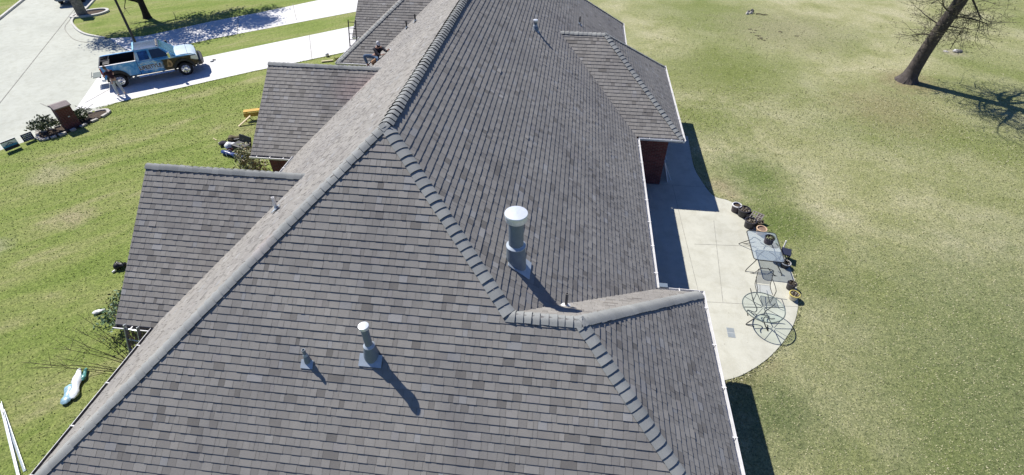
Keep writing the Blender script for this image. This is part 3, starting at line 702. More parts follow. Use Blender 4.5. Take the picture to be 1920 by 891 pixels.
# tool the roofer holds
th_ = thing('nail_gun', 'small grey and black nail gun gripped by the crouching roofer', 'tool', (-4.70, 14.02, 4.50), R(-25))
mb = MB(); mb.box((.05, 0, 0), (.26, .07, .07)); mb.build('tool_body', M['galv_lt'], th_, bev=.012)
mb = MB(); mb.box((-.02, 0, -.08), (.05, .045, .14)); mb.build('handle', M['black'], th_, bev=.01)
mb = MB(); mb.box((.13, 0, -.09), (.07, .05, .12), Matrix.Rotation(R(20), 3, 'Y')); mb.build('magazine', M['black'], th_, bev=.008)
tg = thing('tool_bag', 'brown leather tool pouch lying on the roof against the roofer', 'bag', (-5.62, 13.98, 3.76), R(20))
mb = MB(); mb.box((0, 0, .12), (.34, .2, .22), Matrix.Rotation(R(-30), 3, 'Y'), .8); mb.build('pouch', mat('tan leather', (.30, .17, .09), .8), tg, bev=.03)
mb = MB(); mb.box((.02, -.11, .12), (.18, .05, .15), Matrix.Rotation(R(-30), 3, 'Y')); mb.build('pocket', mat('dark leather', (.14, .08, .05), .8), tg, bev=.015)

# ================================================================== PICKUP
def truck_mat():
    m, t, b = newmat('blue sky wrap'); co = objco(t)
    sp = N(t, 'ShaderNodeSeparateXYZ'); t.links.new(co, sp.inputs[0])
    f = math_(t, 'ADD', noise(t, 1.3, 5, .6, co, .8), math_(t, 'MULTIPLY', sp.outputs[2], .08))
    c = ramp(t, f, [(.35, (.015, .14, .45)), (.5, (.04, .26, .62)), (.62, (.15, .44, .74)), (.75, (.55, .76, .88))])
    # the printed wrap turns to a dark rocky scene near the front wheel
    g = math_(t, 'MULTIPLY', math_(t, 'SUBTRACT', math_(t, 'ADD', sp.outputs[0], math_(t, 'MULTIPLY', noise(t, 6, 3, .6, co), .35)), .78), 6, True)
    g = math_(t, 'MULTIPLY', g, math_(t, 'MULTIPLY', math_(t, 'SUBTRACT', 1.27, sp.outputs[2]), 14, True))
    c = mix(t, g, c, ramp(t, noise(t, 7, 4, .6, co), [(.35, (.025, .022, .015)), (.65, (.12, .085, .035))]))
    t.links.new(c, b.inputs['Base Color']); setin(b, Roughness=.5); b.inputs['Coat Weight'].default_value = .12; b.inputs['Coat Roughness'].default_value = .2; b.inputs['Specular IOR Level'].default_value = .3
    return m
M['wrap'] = truck_mat()
M['hood_glare'] = mat('hood wrap with painted glare', (.72, .84, .90), .25, 0, .12, 1.2, coat=.6)  # near-white base paints the sun glare into the hood colour
M['roof_reflect'] = mat('cab roof with painted reflection', (.10, .14, .21), .25, 0, .25, 2, coat=.6)  # dark blue-grey base paints in the shade this roof reflects
M['tglass'] = mat('tinted vehicle glass', (.02, .03, .05), .06, 0, .2, 1, spec=.9)
M['wglass'] = mat('windscreen glass', (.05, .13, .13), .06, 0, .6, 3.5, spec=.9)
M['lamp'] = mat('clear lamp lens', (.75, .76, .74), .15, .2, .15, 6)
M['redlamp'] = mat('red lamp lens', (.35, .02, .02), .25)
M['amber'] = mat('pale amber lens', (.75, .66, .5), .3)
M['ink'] = mat('dark blue lettering', (.008, .012, .04), .5); M['paleink'] = mat('pale lettering', (.80, .84, .88), .5)
def wheel(parent, x, y, sgn, r=.41, wd=.26, rimm='chrome'):
    w_ = MB(); rot = Matrix.Rotation(R(90) * -sgn, 3, 'X'); c = (x, y, r)
    w_.lathe([(r * .62, -wd * .5), (r * .95, -wd * .5), (r, -wd * .36), (r, wd * .36), (r * .95, wd * .5), (r * .62, wd * .5)], 28, c, rot); t_ = w_.build('wheel', M['rubber'], parent, smooth=True)
    mb = MB(); mb.lathe([(r * .63, wd * .52), (r * .58, wd * .38), (r * .3, wd * .30), (r * .26, wd * .42), (.001, wd * .44)], 24, c, rot)
    mb.build('rim', M[rimm], t_, smooth=True)
    mb = MB()
    for k in range(8):
        a = 2 * math.pi * k / 8; mb.lathe([(.035, wd * .37), (.03, wd * .375), (.001, wd * .375)], 8, Vector(c) + rot @ Vector((r * .45 * math.cos(a), r * .45 * math.sin(a), 0)), rot)
    mb.build('rim_hole', M['black'], t_)
def arch(xc, r, zc, n=10, a0=172, a1=8): return [(xc + r * math.cos(R(a0 + (a1 - a0) * k / n)), zc + r * math.sin(R(a0 + (a1 - a0) * k / n))) for k in range(n + 1)]
TX = Vector((-22.62, 19.36, .012)); tr = thing('pickup_truck', 'blue wrapped pickup truck with glare-white hood parked across the driveway mouth', 'truck', TX, R(37))
XZ = lambda y0=None: (lambda x, z, y: (x, y, z))
BW = .985
def sideprism(poly, y0, y1, name, m_, par=tr, bev=.02):
    mb = MB(); mb.prism(poly, y0, y1, lambda x, z, y: (x, y, z)); return mb.build(name, m_, par, bev=bev)
# bed: two walls, front wall, floor
bedp = [(-2.50, .62), (-2.36, .62)] + arch(-1.83, .53, .48, 10, 165, 15) + [(-.60, .60), (-.60, 1.42), (-2.50, 1.42)]
for y0, y1 in ((-BW, -BW + .09), (BW - .09, BW)): sideprism(bedp, y0, y1, 'bed_side', M['wrap'])
mb = MB(); mb.box((-1.55, 0, .72), (1.84, 1.78, .06)); mb.box((-.64, 0, 1.05), (.06, 1.78, .68)); mb.box((-1.83, .78, .86), (.95, .2, .22)); mb.box((-1.83, -.78, .86), (.95, .2, .22)); mb.box((-1.55, .885, 1.05), (1.84, .012, .7)); mb.box((-1.55, -.885, 1.05), (1.84, .012, .7)); mb.build('bed_liner', M['black'], tr)
for sg in (-1, 1):
    mb = MB(); mb.box((-1.55, sg * (BW - .045), 1.432), (1.9, .11, .022)); mb.build('bed_rail', M['white'] if sg < 0 else M['wrap'], tr)
mb = MB(); mb.box((-2.53, 0, 1.02), (.07, 1.86, .76)); tgt = mb.build('tailgate', M['darkmetal'], tr, bev=.015)
mb = MB(); mb.box((-2.57, 0, 1.16), (.02, .3, .08)); mb.build('tailgate_handle', M['black'], tgt)
mb = MB(); mb.box((-2.57, -.55, 1.0), (.012, .42, .46)); mb.build('decal_panel', M['paleink'], tgt)
for sg in (-1, 1):
    mb = MB(); mb.box((-2.515, sg * .93, 1.12), (.08, .12, .46)); mb.build('tail_light', M['redlamp'], tr, bev=.01)
mb = MB(); mb.box((-2.62, 0, .60), (.2, 1.9, .2)); mb.build('rear_bumper', M['galv_lt'], tr, bev=.03)
mb = MB(); mb.tube([(-2.68, 0, .5), (-2.9, 0, .5)], .045); mb.blob((-2.91, 0, .57), (.04, .04, .04)); mb.build('tow_hitch', M['darkmetal'], tr)
# cab lower body and nose
low = [(-.58, .58), (1.30, .58)] + arch(1.83, .53, .48, 10, 165, 15) + [(2.40, .62), (2.70, .66), (2.70, 1.12), (2.62, 1.24), (1.6, 1.32), (-.58, 1.34)]
bd = sideprism(low, -BW, BW, 'body', M['wrap'], bev=.035)
# hood with a crowned middle
rows = []
for k, x in enumerate((1.48, 1.60, 1.85, 2.15, 2.45, 2.62, 2.72)):
    zc = (1.345, 1.36, 1.375, 1.365, 1.33, 1.27, 1.17)[k]; row = []
    for q in range(-6, 7):
        f = q / 6; row.append((x, f * .90, zc - .045 * f * f + (.018 if abs(f) < .45 else 0)))
    rows.append(row)
mb = MB(); mb.grid(rows); mb.build('hood', M['hood_glare'], tr, smooth='all')
# greenhouse
zb, zt = 1.33, 1.97; b4 = {'rb': (-.58, .95), 'rt': (-.48, .76), 'ft': (.84, .74), 'fb': (1.58, .93)}
V = lambda k, sg, z: Vector((b4[k][0], sg * b4[k][1], z))
mb = MB()
for sg in (-1, 1): mb.face([V('rb', sg, zb), V('fb', sg, zb), V('ft', sg, zt), V('rt', sg, zt)])
mb.face([V('rb', 1, zb), V('rb', -1, zb), V('rt', -1, zt), V('rt', 1, zt)]); mb.face([V('fb', -1, zb), V('fb', 1, zb), V('ft', 1, zt), V('ft', -1, zt)])
mb.build('cab_frame', M['wrap'], tr)
rows = [[(x, f / 4 * .76, zt + .045 * (1 - (f / 4) ** 2) * (1 - ((x - .18) / .72) ** 4 * .7)) for f in range(-4, 5)] for x in (-.51, -.28, .12, .52, .77, .88)]
mb = MB(); mb.grid(rows); mb.build('roof', M['roof_reflect'], tr, smooth='all')
mb = MB(); mb.box((-.50, 0, zt + .03), (.10, 1.5, .05), Matrix.Rotation(R(-14), 3, 'Y')); mb.build('roof_spoiler', mat('light blue wrap', (.30, .58, .72), .35), tr, bev=.015)
def onside(sg, pts, name, m_, off=.012):
    """panel on the slanted cab side; pts as (x, fraction of height)"""
    mb = MB(); n_ = Vector((0, sg, .32)).normalized() * off; P = []
    for x, f in pts:
        y = .95 + (.75 - .95) * f; P.append(Vector((x, sg * y, zb + (zt - zb) * f)) + n_)
    if sg > 0: P.reverse()
    mb.face(P); i = [p - n_ * 1.5 for p in P]
    for k in range(len(P)): mb.face([i[k], i[(k + 1) % len(P)], P[(k + 1) % len(P)], P[k]])
    return mb.build(name, m_, tr)
for sg in (-1, 1):
    onside(sg, [(.28, .08), (1.28, .08), (.84, .84), (.28, .84)], 'side_window', M['tglass'])
    onside(sg, [(-.40, .08), (.16, .08), (.16, .84), (-.36, .84)], 'side_window', mat('printed blue window film', (.03, .10, .30), .15, 0, .6, 5))
    for x0, x1, nm in ((-.54, .205, 'rear_door'), (.235, 1.27, 'front_door')):
        mb = MB(); mb.prism([(x0, .64), (x1, .64), (x1, 1.30), (x0, 1.30)], sg * (BW + .002), sg * (BW + .014), lambda x, z, y: (x, y, z)); dr = mb.build(nm, M['wrap'], tr, bev=.006)
        mb = MB(); mb.box((x0 + .14, sg * (BW + .03), 1.17), (.2, .03, .035)); mb.build('door_handle', M['chrome'], dr, bev=.008)
    # mirrors
    mb = MB(); mb.tube([(1.26, sg * .95, 1.42), (1.24, sg * 1.12, 1.46)], .025); mb.box((1.24, sg * 1.2, 1.52), (.12, .2, .30)); mr = mb.build('wing_mirror', M['chrome'] if sg < 0 else M['black'], tr, bev=.02)
    mb = MB(); mb.box((1.175, sg * 1.2, 1.52), (.012, .16, .25)); mb.build('mirror_glass', M['chrome'], mr)
    # flares, running board, lamps
    for xc in (-1.83, 1.83):
        rows = [[(x, sg * (BW + .0), z), (x, sg * (BW + .055), z), (x2, sg * (BW + .055), z2), (x2, sg * (BW - .02), z2)] for (x, z), (x2, z2) in zip(arch(xc, .63, .46, 14, 178, 2), arch(xc, .50, .46, 14, 178, 2))]
        mb = MB(); mb.grid(rows); mb.build('wheel_flare', M['black'], tr, smooth=True)
    mb = MB(); mb.tube([(-.75, sg * 1.04, .47), (1.18, sg * 1.04, .47)], .05, 8); mb.build('running_board', M['chrome'], tr)
    mb = MB(); mb.prism([(2.32, 1.0), (2.72, .86), (2.725, 1.10), (2.62, 1.2), (2.36, 1.17)], sg * .70, sg * 1.0, lambda x, z, y: (x, y, z)); mb.build('headlight', M['lamp'], tr, bev=.02)
    mb = MB(); mb.lathe([(.001, .0), (.07, .0), (.07, -.05)], 12, (2.965, sg * .66, .68), Matrix.Rotation(R(90), 3, 'Y')); mb.build('fog_lamp', M['lamp'], tr)
    for xc in (-1.83, 1.83): wheel(tr, xc, sg * .84, sg)
mb = MB(); n_ = Vector((.64, 0, .78)).normalized() * .012
P = [V('fb', -1, zb) * 1.0, V('fb', 1, zb), V('ft', 1, zt), V('ft', -1, zt)]; c_ = sum(P, Vector()) / 4
mb.face([c_ + (p - c_) * .90 + n_ for p in P]); mb.build('windscreen', M['wglass'], tr)
mb = MB(); P = [V('rb', 1, zb), V('rb', -1, zb), V('rt', -1, zt), V('rt', 1, zt)]; c_ = sum(P, Vector()) / 4; mb.face([c_ + (p - c_) * .8 - Vector((.012, 0, 0)) for p in P]); mb.build('rear_window', M['tglass'], tr)
for k in range(5):
    mb = MB(); mb.blob((.78, (k - 2) * .27, zt + .05), (.06, .05, .035)); mb.build('roof_lamp', M['amber'], tr)
mb = MB(); mb.box((2.715, 0, .98), (.03, 1.34, .38)); gr = mb.build('grille', M['darkmetal'], tr)
mb = MB()
for z in (.86, .98, 1.10): mb.box((2.738, 0, z), (.03, 1.34, .055))
mb.box((2.738, 0, .98), (.034, .30, .12)); mb.build('grille_bar', M['chrome'], gr, bev=.008)
mb = MB(); mb.prism([(2.62, -.99), (2.62, .99), (2.86, .94), (2.98, .6), (3.0, 0), (2.98, -.6), (2.86, -.94)], .52, .80); mb.build('front_bumper', M['darkmetal'], tr, bev=.03)
mb = MB(); mb.tube([(2.2, -1.0, 1.3), (2.25, -1.03, 1.35), (2.3, -1.02, 2.0)], .008, 5); mb.build('antenna', M['black'], tr)
mb = MB()
mb.box((.2, 0, .52), (4.8, 1.3, .16)); mb.tube([(-1.83, -.7, .42), (-1.83, .7, .42)], .07); mb.tube([(1.83, -.7, .42), (1.83, .7, .42)], .07); mb.build('chassis', M['black'], tr)
# writing and picture on the side of the wrap
def text(body, size, loc, rot, m_, parent, name='lettering', ext=.003, sx=1., off=0.):
    cu = bpy.data.curves.new(name, 'FONT'); cu.body = body; cu.size = size; cu.extrude = ext; cu.offset = off; cu.align_x = 'CENTER'; cu.align_y = 'CENTER'
    o = bpy.data.objects.new(name, cu); COL.objects.link(o)
    dg = bpy.context.evaluated_depsgraph_get(); me = bpy.data.meshes.new_from_object(o.evaluated_get(dg), depsgraph=dg)
    bpy.data.objects.remove(o); me.materials.clear(); me.materials.append(m_)
    o = bpy.data.objects.new(name, me); COL.objects.link(o); o.parent = parent
    o.matrix_local = Matrix.Translation(loc) @ rot.to_4x4() @ Matrix.Diagonal((sx, 1, 1, 1)); return o
rotR = Matrix(((1, 0, 0), (0, 0, -1), (0, 1, 0)))       # faces -y
text('LIFESTYLE', .29, (.03, -BW - .017, .95), rotR, M['paleink'], tr, sx=.96, off=.030)
text('LIFESTYLE', .29, (.03, -BW - .021, .95), rotR, M['ink'], tr, sx=.96, off=.009)
rotL = Matrix(((-1, 0, 0), (0, 0, 1), (0, 1, 0)))
text('LIFESTYLE', .31, (.22, BW + .021, .95), rotL, M['ink'], tr, sx=1.02)
# a roof outline over the word, a line of small unreadable print under it
mb = MB()
mb.prism([(-.62, 1.17), (-.40, 1.27), (-.18, 1.17), (-.22, 1.16), (-.40, 1.235), (-.58, 1.16)], -BW - .016, -BW - .019, lambda x, z, y: (x * .96 + .10, y, z))
mb.prism([(-.16, 1.18), (.14, 1.25), (.42, 1.17), (.40, 1.155), (.14, 1.225), (-.13, 1.165)], -BW - .016, -BW - .019, lambda x, z, y: (x * .96 + .10, y, z))
rr = random.Random(3)
x = -.5
while x < .6:
    w_ = rr.uniform(.03, .06); mb.prism([(x, .755), (x + w_, .755), (x + w_ * .8, .80), (x, .81)], -BW - .016, -BW - .019, lambda x, z, y: (x * .96 + .10, y, z)); x += w_ + rr.uniform(.012, .03)
mb.build('decal', M['paleink'], tr)
mb = MB(); hp = lambda pl: mb.prism(pl, -BW - .016, -BW - .020, lambda x, z, y: (x * .96 + .10, y, z))
hp([(.83, .74), (.92, 1.06), (1.02, 1.22), (1.16, 1.08), (1.20, .86), (1.10, .72)]); mb.build('decal', mat('printed timber house', (.48, .30, .13), .5, 0, .3, 8), tr)
mb = MB(); hp([(.94, .82), (.97, 1.0), (1.05, 1.02), (1.10, .86), (1.05, .78)]); hp([(.72, 1.0), (.95, 1.12), (.93, 1.16), (.70, 1.06)]); mb.build('decal', mat('printed shadowed gable', (.07, .04, .02), .5), tr)
# load in the bed
ld = thing('tool_bin', 'jumble of dark wire baskets standing in the pickup bed behind its tailgate', 'basket', TX + Matrix.Rotation(R(37), 3, 'Z') @ Vector((-2.22, .1, .76)), R(37))
mb = MB(); rr = random.Random(6)
for k in range(9): mb.tube([(-.22, -.42 + k * .1, .05), (-.2, -.42 + k * .1, .74 + rr.uniform(-.04, .06)), (.2, -.38 + k * .1, .76)], .012, 5)
mb.tube([(-.22, -.45, .74), (.22, -.45, .78), (.22, .42, .76), (-.22, .42, .72), (-.22, -.45, .74)], .02, 6); mb.build('wire_frame', M['darkmetal'], ld)
mb = MB(); mb.box((0, 0, .3), (.4, .8, .55)); mb.build('bin', M['black'], ld, bev=.03)
rg = thing('equipment_rack', 'flat dark cargo shelf jutting from the rear of the pickup', 'rack', TX + Matrix.Rotation(R(37), 3, 'Z') @ Vector((-2.98, .25, 0)), R(37))
mb = MB(); mb.box((0, 0, .60), (.45, .9, .04)); mb.build('shelf', mat('dark green steel', (.07, .10, .09), .5), rg, bev=.01)
mb = MB(); mb.tube([(.3, 0, .55), (-.28, 0, .55)], .03); mb.tube([(-.28, -.45, .66), (-.28, .45, .66)], .015);  mb.build('bracket', M['darkmetal'], rg)

# ---- dark SUV at the kerb
sv = thing('parked_car', 'dark sport utility car with chrome grille bars parked along the kerb by the stone mailbox', 'car', (-40.15, 34.05, .012), R(-62))
p = [(-2.3, .45), (-1.85, .45)] + arch(-1.45, .42, .38, 8, 165, 15) + [(-1.0, .38), (1.0, .38)] + arch(1.45, .42, .38, 8, 165, 15) + [(1.9, .42), (2.32, .45), (2.36, .85), (2.2, 1.02), (1.1, 1.12), (-2.25, 1.12), (-2.34, .8)]
cp = mat('black car paint', (.02, .022, .028), .2, 0, .2, 3, coat=.7)
sideprism(p, -.95, .95, 'body', cp, sv, .04)
mb = MB(); q = lambda x, y, z: Vector((x, y, z)); bt = [(-2.2, .92), (1.15, .9)]; tp = [(-1.95, .74), (.35, .72)]
lo = [q(-2.2, -.92, 1.11), q(1.15, -.9, 1.11), q(1.15, .9, 1.11), q(-2.2, .92, 1.11)]; hi = [q(-1.95, -.74, 1.75), q(.35, -.72, 1.75), q(.35, .72, 1.75), q(-1.95, .74, 1.75)]
for k in range(4): mb.face([lo[k], lo[(k + 1) % 4], hi[(k + 1) % 4], hi[k]])
mb.face(hi); mb.build('cabin', cp, sv, bev=.03)
for sg in (-1, 1):
    mb = MB(); mb.face([q(-1.95, sg * .905, 1.17), q(.95, sg * .885, 1.17), q(.35, sg * .765, 1.65), q(-1.85, sg * .785, 1.65)]); mb.build('side_window', M['tglass'], sv)
    mb = MB(); mb.box((2.27, sg * .74, .86), (.2, .36, .16)); mb.build('headlight', M['lamp'], sv, bev=.03)
    mb = MB(); mb.box((.85, sg * 1.02, 1.16), (.14, .2, .14)); mb.build('wing_mirror', cp, sv, bev=.02)
    for xc in (-1.45, 1.45): wheel(sv, xc, sg * .82, sg, .36, .24)
mb = MB(); mb.face([q(1.10, -.8, 1.16), q(1.10, .8, 1.16), q(.43, .64, 1.70), q(.43, -.64, 1.70)]); mb.build('windscreen', M['tglass'], sv)
mb = MB()
for z in (.66, .78, .90): mb.box((2.36, 0, z), (.06, 1.1, .05))
mb.build('grille_bar', M['chrome'], sv, bev=.01)
mb = MB(); mb.box((2.38, 0, .50), (.1, 1.7, .16)); mb.build('front_bumper', M['galv'], sv, bev=.03)

# ================================================================== STREET SIDE THINGS
def lines(mb, x0, x1, z, h, y, rnd):
    x = x0
    while x < x1:
        w_ = rnd.uniform(.03, .06); mb.box((x + w_ / 2, y, z), (w_, .004, h * rnd.uniform(.7, 1))); x += w_ + .02
mbx = thing('brick_mailbox', 'dark red brick mailbox pillar with sloped stone cap between two kerbside shrubs', 'mailbox', (-23.0, 12.62, 0), R(61))
mb = MB(); mb.box((0, 0, .60), (.72, .66, 1.20)); pil = mb.build('brick_pillar', M['brick'], mbx, bev=.01)
mb = MB(); mb.prism([(-.42, 1.20), (.42, 1.20), (.42, 1.26), (0.0, 1.37), (-.42, 1.26)], -.41, .41, lambda x, z, y: (y, x, z)); mb.build('cap_stone', mat('weathered cap stone', (.26, .22, .21), .9, 0, .2, 7, .3, 30), mbx, bev=.012)
mb = MB(); mb.box((0, .338, .95), (.24, .03, .24)); dr = mb.build('mailbox_door', M['black'], mbx, bev=.02)
mb = MB(); mb.box((.05, -.336, .66), (.09, .012, .05)); mb.build('plaque', M['white'], mbx)
ring = crom([(-.80, -1.25, 0), (-.55, -1.0, 0), (-.47, 0, 0), (-.55, 1.15, 0), (-.15, 1.95, 0), (.45, 1.75, 0), (.62, .3, 0), (.55, -1.0, 0), (.1, -1.65, 0)], 5, True)
pm = Matrix.Rotation(R(-20), 3, 'Z')
PC = Vector((-23.02, 12.62, 0)); rr = random.Random(8)
pb = thing('planter_bed', 'kerbside planter bed of soil ringed with flat pale stones round the brick mailbox', 'planter', PC, 0)
pts = [pm @ Vector((p.x, p.y, 0)) for p in ring]
mb = MB(); mb.face([(p.x, p.y, .05) for p in pts]); so_ = mb.build('soil', M['soil'], pb)
if so_.data.polygons[0].normal.z < 0: so_.data.flip_normals()
mb = MB()
for k in range(0, len(pts), 2):
    p = pts[k]; d = pts[(k + 1) % len(pts)] - pts[k - 1]
    mb = MB(); mb.box((p.x, p.y, .06), (.30 * rr.uniform(.8, 1.2), .17, .11 * rr.uniform(.8, 1.2)), Matrix.Rotation(math.atan2(d.y, d.x) + rr.uniform(-.2, .2), 3, 'Z')); mb.build('edging_stone', M['stone'], pb, bev=.02)
def shrub(name, label, cat, c, d, n, size, stops, seed, stems=7, asp=.5, group=None, low=.2, zoff=0):
    rnd = random.Random(seed); t_ = thing(name, label, cat, c, 0, group)
    mb = MB()
    for k in range(stems):
        a = rnd.uniform(0, 6.28); r_ = rnd.uniform(.3, .85); top = Vector((math.cos(a) * d[0] * r_, math.sin(a) * d[1] * r_, d[2] * rnd.uniform(.6, .95)))
        mb.tube([(0, 0, 0), top * .45 + Vector((0, 0, d[2] * .1)), top], [.02, .012, .005], 5)
    mb.build('stem', mat(name + ' bark', (.10, .07, .05), .9), t_)
    mb = MB(); cl = []
    for k in range(max(6, n // 45)):
        while True:
            p = Vector((rnd.uniform(-1, 1), rnd.uniform(-1, 1), rnd.uniform(-1, 1)))
            if .35 < p.length < 1: break
        cl.append(p)
    for k in range(n):
        b_ = rnd.choice(cl); p = b_ + Vector((rnd.gauss(0, .17), rnd.gauss(0, .17), rnd.gauss(0, .17)))
        P = Vector((p.x * d[0], p.y * d[1], d[2] * (low + (1 - low) * (p.z + 1) / 2)))
        mb.leaf(P, size, rnd, min(1, max(0, rnd.gauss(.5, .25))), asp)
    mb.build('foliage', leafmat(name + ' leaves', stops), t_); return t_
OLIVE = [(0, (.035, .05, .022)), (.5, (.10, .13, .06)), (.8, (.20, .22, .13)), (1, (.34, .34, .24))]
GREEN = [(0, (.02, .045, .012)), (.5, (.06, .11, .03)), (1, (.16, .22, .08))]
shrub('shrub', 'loose olive green shrub standing just downhill of the brick mailbox pillar', 'shrub', (-23.7, 11.8, 0), (.62, .6, .9), 1300, .12, OLIVE, 21)
shrub('shrub', 'low olive green shrub on the driveway side of the brick mailbox pillar', 'shrub', (-22.85, 13.35, 0), (.48, .5, .7), 1000, .11, OLIVE, 22)
def yard_sign(c, rz, w_, h_, label, top, low_, seed, base=.06):
    t_ = thing('yard_sign', label, 'sign', c, rz, None)
    mb = MB(); mb.box((0, 0, base + h_ / 2), (w_, .02, h_)); b_ = mb.build('sign_panel', top, t_)
    mb = MB()
    for x in (-w_ * .3, w_ * .3): mb.tube([(x, .012, 0), (x, .012, base + h_ * .9)], .006, 5)
    mb.build('wire_stake', M['galv'], t_); return t_, b_
c = at(26, 281); t_, b_ = yard_sign((c.x, c.y, 0), R(66), .66, .50, 'small lawn sign with a white house mark over a dark blue band', M['paleink'], None, 1)
mb = MB(); mb.box((0, -.014, .145), (.64, .006, .16)); mb.build('sign_band', mat('dark sign print', (.03, .035, .05), .6), b_)
mb = MB(); mb.box((0, -.014, .27), (.64, .006, .09)); mb.build('sign_band', mat('blue sign print', (.05, .28, .50), .6), b_)
mb = MB(); mb.prism([(-.14, .36), (0, .44), (.14, .36), (.11, .35), (0, .41), (-.11, .35)], -.012, -.018, lambda x, z, y: (x, y, z)); lines(mb, -.2, .2, .335, .03, -.015, random.Random(2)); mb.box((0, -.014, .53), (.66, .008, .05)); mb.build('sign_print', M['ink'], b_)
c = at(57, 265); t_, b_ = yard_sign((c.x, c.y, 0), R(66), .50, .40, 'small dark blue lawn sign with lines of pale print', mat('navy sign print', (.025, .03, .09), .6), None, 2)
mb = MB(); rr = random.Random(5)
for z, h in ((.38, .05), (.29, .04), (.20, .035), (.12, .02)): lines(mb, -.19, .17, z, h, -.014, rr)
mb.build('sign_print', M['paleink'], b_)
# red litter bin lid at the very edge of view
bn = thing('refuse_bin', 'dark red bin at the street edge by the lawn signs', 'bin', (-24.9, 9.55, 0), 0)
mb = MB(); mb.lathe([(.001, 0), (.16, 0), (.2, .5), (.19, .5), (.15, .05)], 16); mb.build('drum', mat('dark red plastic', (.25, .03, .03), .5), bn, smooth=True)
mb = MB(); mb.lathe([(.21, .5), (.2, .54), (.001, .58)], 16); mb.build('lid', mat('red plastic lid', (.32, .04, .04), .5), bn, smooth=True)
# stone mailbox across the neighbour's corner
sm = thing('stone_mailbox', 'tall grey stone mailbox pillar with green top on the far kerb corner', 'mailbox', (-36.1, 29.75, 0), R(-60))
mb = MB(); mb.box((0, 0, .85), (.62, .62, 1.7)); mb.build('stone_pillar', M['stone_dk'], sm, bev=.03)
mb = MB(); mb.box((0, 0, 1.75), (.74, .74, .1)); mb.build('cap_stone', mat('mossy cap stone', (.20, .24, .19), .9), sm, bev=.02)
mb = MB(); mb.box((-.05, -.32, 1.2), (.2, .03, .22)); mb.build('mailbox_door', M['black'], sm, bev=.02)
pl_ = thing('planter_bed', 'crescent planter with white stone rim beside the tall stone mailbox', 'planter', (-35.6, 30.1, 0), 0)
rg_ = crom([(-.95, -1.05, 0), (.1, -.65, 0), (.75, -.05, 0), (.85, .75, 0), (.35, 1.2, 0), (-.4, 1.0, 0), (-1.0, .3, 0)], 5, True)
mb = MB(); mb.face([(p.x, p.y, .04) for p in rg_]); o = mb.build('soil', M['soil'], pl_)
if o.data.polygons[0].normal.z < 0: o.data.flip_normals()
mb = MB(); rows = []
for k in range(len(rg_) + 1):
    p = rg_[k % len(rg_)]; d = (rg_[(k + 1) % len(rg_)] - rg_[k - 1]).normalized(); n_ = Vector((-d.y, d.x, 0)) * .11
    rows.append([p - n_, p - n_ + Vector((0, 0, .14)), p + n_ + Vector((0, 0, .14)), p + n_])
mb.grid(rows); mb.build('stone_rim', M['kerb'], pl_)
# lamp post
lp = thing('lamp_post', 'slim black street lamp post standing behind the blue pickup', 'lamp', (-25.45, 22.05, 0), R(-50))
mb = MB(); mb.lathe([(.001, 0), (.19, 0), (.19, .12), (.12, .3), (.10, .8), (.085, 1.0)], 16); mb.build('base', M['black'], lp, smooth=True)
mb = MB(); mb.tube([(0, 0, .9), (0, 0, 4.9)], [.085, .065], 12); mb.build('pole', M['black'], lp, smooth=True)
mb = MB(); mb.lathe([(.06, 4.85), (.14, 4.95), (.17, 5.3), (.15, 5.3), (.12, 4.97)], 8); hd_ = mb.build('lamp_head', M['lamp'], lp)
mb = MB(); mb.lathe([(.22, 5.28), (.2, 5.33), (.05, 5.5), (.001, 5.6)], 12); mb.build('lamp_cap', M['black'], lp)

# ================================================================== TREES
def branches(mb, tw, P, d, L, r, lev, rnd, tips, spread=.75, upb=.15, twig_lev=3, gn=4):
    pts = [P]; rad = [r]; dd = d.normalized(); seg = 5 if lev < 2 else 3
    for k in range(seg):
        dd = (dd + Vector((rnd.gauss(0, .16), rnd.gauss(0, .16), rnd.gauss(0, .12) + upb * .25))).normalized()
        pts.append(pts[-1] + dd * L / seg); rad.append(r * (1 - .62 * (k + 1) / seg))
    (mb if lev < twig_lev else tw).tube(pts, [max(.006, q_) for q_ in rad], 8 if lev < 2 else (5 if lev < twig_lev else 3), caps=False)
    tips.append(pts[-1])
    if lev >= 5 or r < .006: return
    n = gn if lev < 4 else 3
    for k in range(n):
        f = rnd.uniform(.35, 1.0) if k else 1.0; i = min(seg - 1, int(f * seg)); q = pts[i].lerp(pts[i + 1], f * seg - i) if i < seg else pts[-1]
        e = Vector((rnd.gauss(0, 1), rnd.gauss(0, 1), rnd.gauss(0, .7) + upb)).normalized(); nd = (dd * (1 - spread) + e * spread).normalized()
        branches(mb, tw, q, nd, L * rnd.uniform(.55, .75), max(.004, rad[i] * rnd.uniform(.45, .62)), lev + 1, rnd, tips, spread, upb, twig_lev, gn)
def bark(name, c): return mat(name, c, .95, 0, .35, 5, .9, 22)
# broadleaf tree by the street
rnd = random.Random(5); tr1 = thing('street_tree', 'dark broadleaf tree at the lawn edge casting dense shade over the neighbouring driveway', 'tree', (-30.45, 29.8, 0), 0)
mb = MB(); tw = MB(); tips = []
mb.tube([(0, 0, -.1), (0, 0, .1), (.02, 0, .5), (0, .03, 1.3), (-.03, .05, 2.4), (0, 0, 3.2)], [.40, .31, .25, .23, .23, .2], 12)
branches(mb, tw, Vector((-.0, .0, 1.15)), Vector((-.95, -.25, .55)), 2.0, .11, 1, rnd, tips, .6, .3, 4, 3)
branches(mb, tw, Vector((-.0, .02, 1.35)), Vector((-.8, .2, .75)), 2.2, .10, 1, rnd, tips, .6, .3, 4, 3)
for k in range(5):
    a = k * 1.256 + .4; branches(mb, tw, Vector((0, 0, 2.5 + .15 * k)), Vector((math.cos(a), math.sin(a), .75)), 2.6, .14, 1, rnd, tips, .55, .3, 4, 3)
